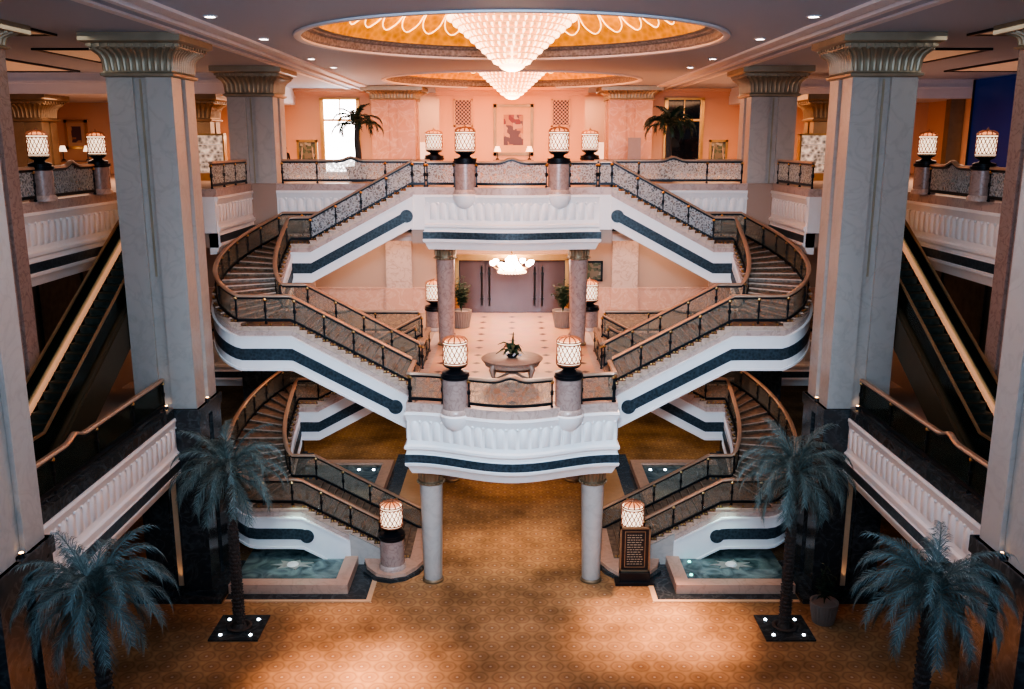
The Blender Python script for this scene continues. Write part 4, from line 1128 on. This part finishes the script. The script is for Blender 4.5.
for i in range(13):
    z = 2.1-i*.105; x = bx-.32
    while x < bx+.25:
        w = R.uniform(.05, .16); b.box(x, min(x+w, bx+.33), by-.026, by-.02, z-.035, z); x += w+.03
obj('lettering', b, MT['text'], t)

# picture and grilles on the back wall
def framed(label, x, y, z, w, h_, fw, art, ease=False, mount=.0, frame='gold'):
    t = thing('framed_picture', label, 'picture', (x, y, z))
    b = B(); b.box(x-w/2, x-w/2+fw, y-.08, y, z, z+h_); b.box(x+w/2-fw, x+w/2, y-.08, y, z, z+h_); b.box(x-w/2, x+w/2, y-.08, y, z, z+fw); b.box(x-w/2, x+w/2, y-.08, y, z+h_-fw, z+h_)
    obj('frame', b, MT[frame], t)
    if mount: obj('mount', B().box(x-w/2+fw, x+w/2-fw, y-.04, y-.01, z+fw, z+h_-fw), MT['mat_board'], t)
    g = fw+mount; obj('artwork', B().box(x-w/2+g, x+w/2-g, y-.055, y-.02, z+g, z+h_-g), MT[art], t)
    if ease:
        b = B()
        for dx in (-.35, .35): b.tube([(x+dx*w, y-.2, U), (x+dx*w*.6, y+.02, z+h_)], .04, 6)
        b.tube([(x, y+.7, U), (x, y+.02, z+h_*.9)], .04, 6); b.box(x-w/2, x+w/2, y-.16, y+.02, z-.07, z-.01)
        obj('easel', b, MT['wood'], t)
framed('tall gold framed abstract picture at the centre of the back wall', 0.1, 64.5, U+1.15, 2.75, 3.45, .2, 'picture1', mount=.5, frame='dull_gold')
framed('dark picture on an easel beside the bright window', -13.3, 60.5, U+.75, 1.35, 1.45, .14, 'picture2', True)
framed('dark ornate picture on an easel beside the night window', 13.4, 60.5, U+.75, 1.2, 1.45, .14, 'picture2', True)
framed('small gold framed picture on the far wall of the left wing', -28.9, 62, U+1.6, 1.5, 1.9, .18, 'picture1', mount=.25)
framed('small dark framed picture on the middle floor wall right of the right rose column', 4.75, 52.85, M+1.9, 1.1, 1.2, .12, 'picture2', frame='dark_metal')
for s in (-1, 1):
    x = s*3.35; t = thing('wall_grille', 'dark pierced grille on the back wall at the %s of the gold framed picture' % side_name[s], 'grille', (x, 64.45, U+4))
    obj('screen', B().box(x-.55, x+.55, 64.42, 64.5, U+3.2, U+4.85), MT['grille'], t)
    b = B(); b.box(x-.65, x-.55, 64.38, 64.5, U+3.1, U+4.95); b.box(x+.55, x+.65, 64.38, 64.5, U+3.1, U+4.95); b.box(x-.65, x+.65, 64.38, 64.5, U+4.85, U+4.95); b.box(x-.65, x+.65, 64.38, 64.5, U+3.1, U+3.2)
    obj('frame', b, MT['mat_board'], t)
# table lamps on console tables
def console(label, x, y, w):
    t = thing('console_table', label, 'table', (x, y, U))
    obj('tabletop', B().box(x-w/2, x+w/2, y-.25, y+.25, U+.8, U+.88), MT['wood'], t)
    for ax in (-1, 1):
        for ay in (-1, 1): obj('leg', B().tube([(x+ax*(w/2-.08), y+ay*.18, U), (x+ax*(w/2-.08), y+ay*.18, U+.8)], [.03, .05], 6), MT['wood'], t)
def small_lamp(label, x, y, z, h_=.95):
    t = thing('table_lamp', label, 'lamp', (x, y, z))
    obj('base', B().lathe([(.01, 0), (.14, 0), (.12, .06), (.03, .12), (.025, h_*.65)], 12, (x, y, z)), MT['dark_metal'], t, smooth=40)
    obj('shade', B().lathe([(.26, h_*.6), (.14, h_)], 16, (x, y, z)), MT['shade'], t, smooth=40)
console('low console table below the small picture in the left wing', -28.6, 60.8, 2.4)
small_lamp('small lit table lamp left of the small picture in the left wing', -29.35, 60.8, U+.88); small_lamp('small lit table lamp right of the small picture in the left wing', -27.75, 60.8, U+.88)
console('narrow console table below the tall gold framed picture', 0.1, 63.9, 2.8)
small_lamp('slim table lamp left of the tall gold framed picture', -1.0, 63.9, U+.88, .9); small_lamp('slim table lamp right of the tall gold framed picture', 1.2, 63.9, U+.88, .9)
for s in (-1, 1):
    n = side_name[s]; x, y = s*16.35, 50.6
    t = thing('display_cabinet', 'glittering lit display cabinet in the %s wing between columns' % n, 'cabinet', (x, y, U))
    obj('carcass', B().box(x-.75, x+.75, y+.1, y+.2, U, U+2.45).box(x-.8, x-.72, y-.3, y+.2, U, U+2.45).box(x+.72, x+.8, y-.3, y+.2, U, U+2.45).box(x-.8, x+.8, y-.3, y+.2, U+2.4, U+2.5).box(x-.8, x+.8, y-.3, y+.2, U, U+.4), MT['gold'], t)
    for z in (.4, .9, 1.4, 1.9): obj('shelf', B().box(x-.72, x+.72, y-.25, y+.1, U+z, U+z+.04), MT['white_panel'], t)
    obj('back_display', B().box(x-.72, x+.72, y+.04, y+.1, U+.45, U+2.4), MT['glitter'], t, label='glittering goods with painted glow')
    x = s*5.7; t = thing('display_stand', 'white display stand in the opening %s of the centre wall' % n, 'stand', (x, 62, U))
    obj('board', B().box(x-.42, x+.42, 62, 62.2, U+.1, U+2.05), MT['white_panel'], t); obj('foot', B().box(x-.5, x+.5, 61.8, 62.4, U, U+.1), MT['grey_panel'], t)
t = thing('notice_panel', 'plain grey upright panel before the right rear column', 'panel', (8.15, 62, U)); obj('board', B().box(7.72, 8.58, 62.0, 62.08, U+.1, U+2.35), MT['grey_panel'], t); obj('foot', B().box(7.7, 8.6, 61.8, 62.3, U, U+.1), MT['dark_metal'], t)

# person in black half hidden behind the left far column
def person(label, loc, rz):
    t = thing('person', label, 'person', loc, rz)
    V = [(0,0,.95), (0,0,1.2), (0,0,1.42), (0,0,1.52), (0,0,1.66), (.19,0,1.42), (.25,.02,1.12), (.24,-.08,.88), (-.19,0,1.42), (-.25,.02,1.12), (-.24,-.08,.88), (.1,0,.9), (.11,-.01,.5), (.11,.02,.08), (.12,-.14,.04), (-.1,0,.9), (-.11,-.01,.5), (-.11,.02,.08), (-.12,-.14,.04)]
    E = [(0,1),(1,2),(2,3),(3,4),(2,5),(5,6),(6,7),(2,8),(8,9),(9,10),(0,11),(11,12),(12,13),(13,14),(0,15),(15,16),(16,17),(17,18)]
    Rr = [.15,.15,.14,.065,.10,.075,.055,.04,.075,.055,.04,.10,.075,.06,.05,.10,.075,.06,.05]
    me = bpy.data.meshes.new('body'); me.from_pydata(V, E, []); me.materials.append(MT['coat'])
    o = bpy.data.objects.new('body', me); COL.objects.link(o); o.parent = t
    o.modifiers.new('Skin', 'SKIN')
    sv = me.skin_vertices.new() if not me.skin_vertices else me.skin_vertices[0]
    for d_, r in zip(me.skin_vertices[0].data, Rr): d_.radius = (r, r*.8)
    me.skin_vertices[0].data[0].use_root = True
    md = o.modifiers.new('Subdivision', 'SUBSURF'); md.levels = 2; md.render_levels = 2
    b = B().sphere((0, -.02, 1.66), .105, 12, 8, 0, 1.2); b.tube([(0, -.11, 1.67), (0, -.135, 1.645)], [.015, .02], 6); part_at('face', mesh('face', b, MT['skin'], smooth=60), t, (0, 0, 0))
    b = B().lathe([(.118, 1.62), (.122, 1.7), (.1, 1.78), (.05, 1.81), (.005, 1.815)], 14, (0, .015, 0)); part_at('hair', mesh('hair', b, MT['hair'], smooth=60), t, (0, 0, 0))
    return t
person('person in black clothes standing beside the far left square column on the top floor', (-12.3, 50.4, U), .6)

# ------------------------------------------------------------------ ceiling fittings
def chandelier(label, cy):
    t = thing('chandelier', label, 'chandelier', (0, cy, C-1.0))
    tiers = 9; zt, zb = C+.8, C-.9
    for i in range(tiers):
        f0, f1 = i/tiers, (i+1)/tiers
        z0, z1 = zt+(zb-zt)*f0, zt+(zb-zt)*f1
        r0, r1 = 2.36-1.85*f0, 2.36-1.85*f1
        b = B(); n = max(18, int(r0*22))
        for q in range(n):
            a = 2*PI*q/n; ca, sa = math.cos(a), math.sin(a)
            b.tube([(r0*ca, cy+r0*sa, z0), ((r0*.6+r1*.4)*ca*1.02, cy+(r0*.6+r1*.4)*sa*1.02, z0*.45+z1*.55), (r1*1.03*ca, cy+r1*1.03*sa, z1+.015)], [.03, .05, .02], 4)
        b.lathe([(r0*.97, z0-.01), (r1*.99, z1+.03), (r1*.9, z1+.03), (r0*.9, z0-.01)], 48, (0, cy, 0), 1)
        o = obj('crystal_tier', b, [MT['crystal'], MT['crystal_dim']], t, recalc=False)
        b = B().lathe([(r0-.04, z0-.03), (r0+.05, z0-.03), (r0+.05, z0+.02), (r0-.04, z0+.02), (r0-.04, z0-.03)], 48, (0, cy, 0)); obj('ring', b, MT['crystal_dim'], o, smooth=40)
    b = B().tube([(0, cy, C+2.8), (0, cy, C+1.1)], .07, 8).lathe([(.01, C+2.9), (.35, C+2.88), (.3, C+2.75), (.07, C+2.6)], 16, (0, cy, 0)); obj('stem', b, MT['gold'], t, smooth=40)
    b = B().sphere((0, cy, C-.86), .5, 18, 8, 0, .55); obj('bottom_bowl', b, MT['crystal'], t, smooth=60)
    return t
chandelier('huge tiered crystal chandelier under the front gold dome', DY[0])
chandelier('second tiered crystal chandelier hanging behind the first under the rear dome', DY[1])
cy, cz = 47.2, U-T-.85
t = thing('chandelier', 'small white glowing chandelier under the top landing in front of the doors', 'chandelier', (0, cy, cz-1.2))
obj('stem', B().tube([(0, cy, cz+.85), (0, cy, cz-.5)], .04, 8), MT['gold'], t)
obj('shade', B().lathe([(.22, -.3), (.3, -.55), (.48, -.8), (.62, -.98), (.01, -1.0)], 28, (0, cy, cz)), emissive('small_chandelier_glow', (1., .8, .72), 9), t, smooth=40)
b = B().lathe([(.66, -.96), (.72, -1.02), (.68, -1.14), (.01, -1.18)], 28, (0, cy, cz))
for q in range(28):
    a = 2*PI*q/28; b.sphere((.72*math.cos(a), cy+.72*math.sin(a), cz-1.12), .05, 6, 4)
obj('beaded_bowl', b, MT['crystal'], t, smooth=40)
for q in range(8):
    a = 2*PI*q/8+.2; b = B().tube([(r_*math.cos(a), cy+r_*math.sin(a), cz+z) for r_, z in ((.4, -.85), (.8, -.95), (1.02, -.78))], .03, 6); o = obj('arm', b, MT['gold'], t, smooth=40)
    b = B().lathe([(.01, -.78), (.12, -.74), (.17, -.58), (.12, -.52), (.01, -.5)], 10, (1.02*math.cos(a), cy+1.02*math.sin(a), cz)); obj('light_cup', b, emissive('cup_glow', (1., .82, .75), 8) if q == 0 else bpy.data.materials['cup_glow'], o, smooth=40)
# downlights
dl = 0
def downlight(label, x, y, z=C, r=.16):
    t = thing('downlight', label, 'light', (x, y, z-.05), 0, 'recessed ceiling downlights')
    obj('ring', B().lathe([(r*1.35, 0), (r*1.35, -.03), (r, -.04), (r, 0)], 16, (x, y, z)), MT['ceil_white'], t, smooth=40); obj('lens', B().lathe([(r, -.02), (.005, -.02)], 16, (x, y, z)), MT['down'], t, recalc=False)
for s in (-1, 1):
    n = side_name[s]
    for x, y, w in ((9.0, 28.6, 'nearest'), (9.0, 34.6, 'second'), (9.0, 42.6, 'third'), (8.9, 47.3, 'fourth')):
        downlight('%s of the ceiling downlights in the row %s of the front dome' % (w, n), s*x, y)
    for x, y, w in ((16.0, 38.3, 'small ceiling spot just outside the big square column'), (21.3, 26.5, 'small ceiling spot near the outer coffer'), (17.4, 31, 'small ceiling spot in front of the big square column')):
        downlight('%s on the %s' % (w, n), s*x, y, C, .07)
    for x0, x1, y0, y1, w in ((15.8, 21.5, 24.5, 33.2, 'nearest outer'), (15.5, 19.2, 38, 44, 'middle inner'), (22.6, 26.6, 40, 49.6, 'rear outer')):
        a, c = sorted((s*x0, s*x1)); t = thing('ceiling_coffer', '%s dark edged coffer panel in the %s wing ceiling' % (w, n), 'ceiling panel', ((a+c)/2, (y0+y1)/2, C-.06))
        b = B(); e = .16
        b.box(a, c, y0, y0+e, C-.08, C+.01); b.box(a, c, y1-e, y1, C-.08, C+.01); b.box(a, a+e, y0+e, y1-e, C-.08, C+.01); b.box(c-e, c, y0+e, y1-e, C-.08, C+.01)
        obj('frame', b, MT['black'], t); obj('panel', B().box(a+e, c-e, y0+e, y1-e, C-.035, C+.01), MT['coffer'], t)

# ------------------------------------------------------------------ lights
def area(name, loc, rot, size, power, col, sy=None, spread=None):
    l = bpy.data.lights.new(name, 'AREA'); l.energy = power; l.color = col; l.size = size
    if sy: l.shape = 'RECTANGLE'; l.size_y = sy
    if spread: l.spread = spread
    o = bpy.data.objects.new(name, l); COL.objects.link(o); o.location = loc; o.rotation_euler = rot; return o
def spot(name, loc, tgt, power, col, ang, blend=.6, r=.3):
    l = bpy.data.lights.new(name, 'SPOT'); l.energy = power; l.color = col; l.spot_size = math.radians(ang); l.spot_blend = blend; l.shadow_soft_size = r
    o = bpy.data.objects.new(name, l); COL.objects.link(o); o.location = loc
    o.rotation_euler = (Vector(tgt)-Vector(loc)).to_track_quat('-Z', 'Y').to_euler(); return o
def point(name, loc, power, col, r=.3):
    l = bpy.data.lights.new(name, 'POINT'); l.energy = power; l.color = col; l.shadow_soft_size = r
    o = bpy.data.objects.new(name, l); COL.objects.link(o); o.location = loc; return o
WARM = (1., .58, .36); PEACH = (1., .66, .48); COOL = (.50, .72, 1.)
# warm light of the top floor
area('rear_hall_light', (0, 56, C-.3), (0, 0, 0), 14, 1000, WARM, 10)
for s in (-1, 1):
    area('wing_light', (s*12.5, 56, C-.6), (0, 0, 0), 5, 900, WARM, 9)
    area('wing_outer_light', (s*22, 48, C-1.3), (0, 0, 0), 7, 600, PEACH, 9)
    area('middle_side_light', (s*8.5, 50, U-T-.05), (0, 0, 0), 6, 230, PEACH, 4)
    area('under_stair_light', (s*8.5, 52, M-T-.05), (0, 0, 0), 8, 110, (1., .75, .45), 8)
    area('wing_middle_light', (s*15.5, 44, U-T-.1), (0, 0, 0), 1.5, 60, WARM, 4)
area('landing_soffit_light', (0, 48.5, U-T-.1), (0, 0, 0), 5, 900, PEACH, 6)
area('ground_soffit_light', (0, 44, M-T-.1), (0, 0, 0), 5, 200, (1., .68, .48), 14)
for cy in DY:
    point('chandelier_light', (0, cy, C-1.6), 420, (1., .60, .36), .8)
    area('dome_cove_light', (0, cy, C+.75), (PI, 0, 0), 9, 950, (1., .56, .22))
# cool lights added to brighten the front; no such source stands there
area('front_cool_fill', (0, -1.5, 19.4), (math.radians(82), 0, 0), 40, 900, COOL, 4.0)
area('atrium_top_fill', (0, 24, C-.1), (0, 0, 0), 14, 750, (.66, .82, 1.), 6)
spot('atrium_key', (0, 3, 20.6), (0, 37, 9.5), 30000, (.62, .80, 1.), 50, .85, 1.5)
area('ceiling_cool_fill', (0, -1.0, 17.6), (math.radians(118), 0, 0), 30, 3200, (.55, .75, 1.), 1.5)
area('corridor_light', (0, 68.5, C-.2), (0, 0, 0), 14, 800, PEACH, 3)
# warm pools of light on the carpet
for x, y, p, an in ((4.9, 31.8, 1200, 13), (6.6, 31.0, 1400, 13), (4.0, 29.9, 900, 12), (6.0, 29.2, 900, 13), (-5.4, 27.6, 1100, 14), (-6.9, 26.6, 1000, 13), (-3.9, 28.2, 700, 12), (-6.2, 30.8, 500, 12), (-4.6, 25.4, 900, 13)):
    spot('carpet_spot', (x*.9, y+3, C-.15), (x, y, 0), p*17, (1., .60, .42), an+3, .95, .4)
spot('carpet_wash', (0, 30, C-.15), (0, 29, 0), 1500, (1., .62, .42), 60, .9, 1)
spot('passage_spot', (0, 38, M-T-.05), (0, 36.5, 0), 800, (1., .66, .44), 110, .9, .5)
for s in (-1, 1): area('escalator_fill', (s*15.2, 31, C-.15), (0, 0, 0), 1.5, 40, (1., .95, .86), 9)  # fill added under the ceiling to brighten the escalator steps
for x, y, z, z2 in spot_list: spot('column_uplight_lamp', (x, y, z), (x*.998, y+.1, z2), 30, (1., .62, .35), 40, .8, .03)
for s in (-1, 1): spot('pool_fill', (s*9, 35.6, 3.0), (s*9, 35.2, .3), 70, (.55, .95, .9), 110, .8, .3)  # fill added over each pool to brighten the water, no fitting there
for s in (-1, 1): spot('landing_spot', (s*2.2, 41.5, U-T-.1), (s*2.0, 40.8, M), 700, PEACH, 45, .8, .2)

# world: dim cool ambience
w = bpy.data.worlds.new('World'); SC.world = w; w.use_nodes = True
w.node_tree.nodes['Background'].inputs[0].default_value = (.30, .42, .62, 1); w.node_tree.nodes['Background'].inputs[1].default_value = .3

# ------------------------------------------------------------------ camera
cam = bpy.data.cameras.new('Camera'); cam.sensor_width = 36; cam.lens = 910/1024*36; cam.clip_end = 300
co = bpy.data.objects.new('Camera', cam); COL.objects.link(co); co.location = (0, 0, CAMZ)
co.rotation_euler = (PI/2-math.atan2(201.5, 910), 0, 0)
SC.camera = co
SC.view_settings.view_transform = 'AgX'
SC.view_settings.look = 'AgX - High Contrast'
SC.view_settings.exposure = 0.4
SC.cycles.max_bounces = 8
SC.cycles.transparent_max_bounces = 24
SC.cycles.sample_clamp_indirect = 6
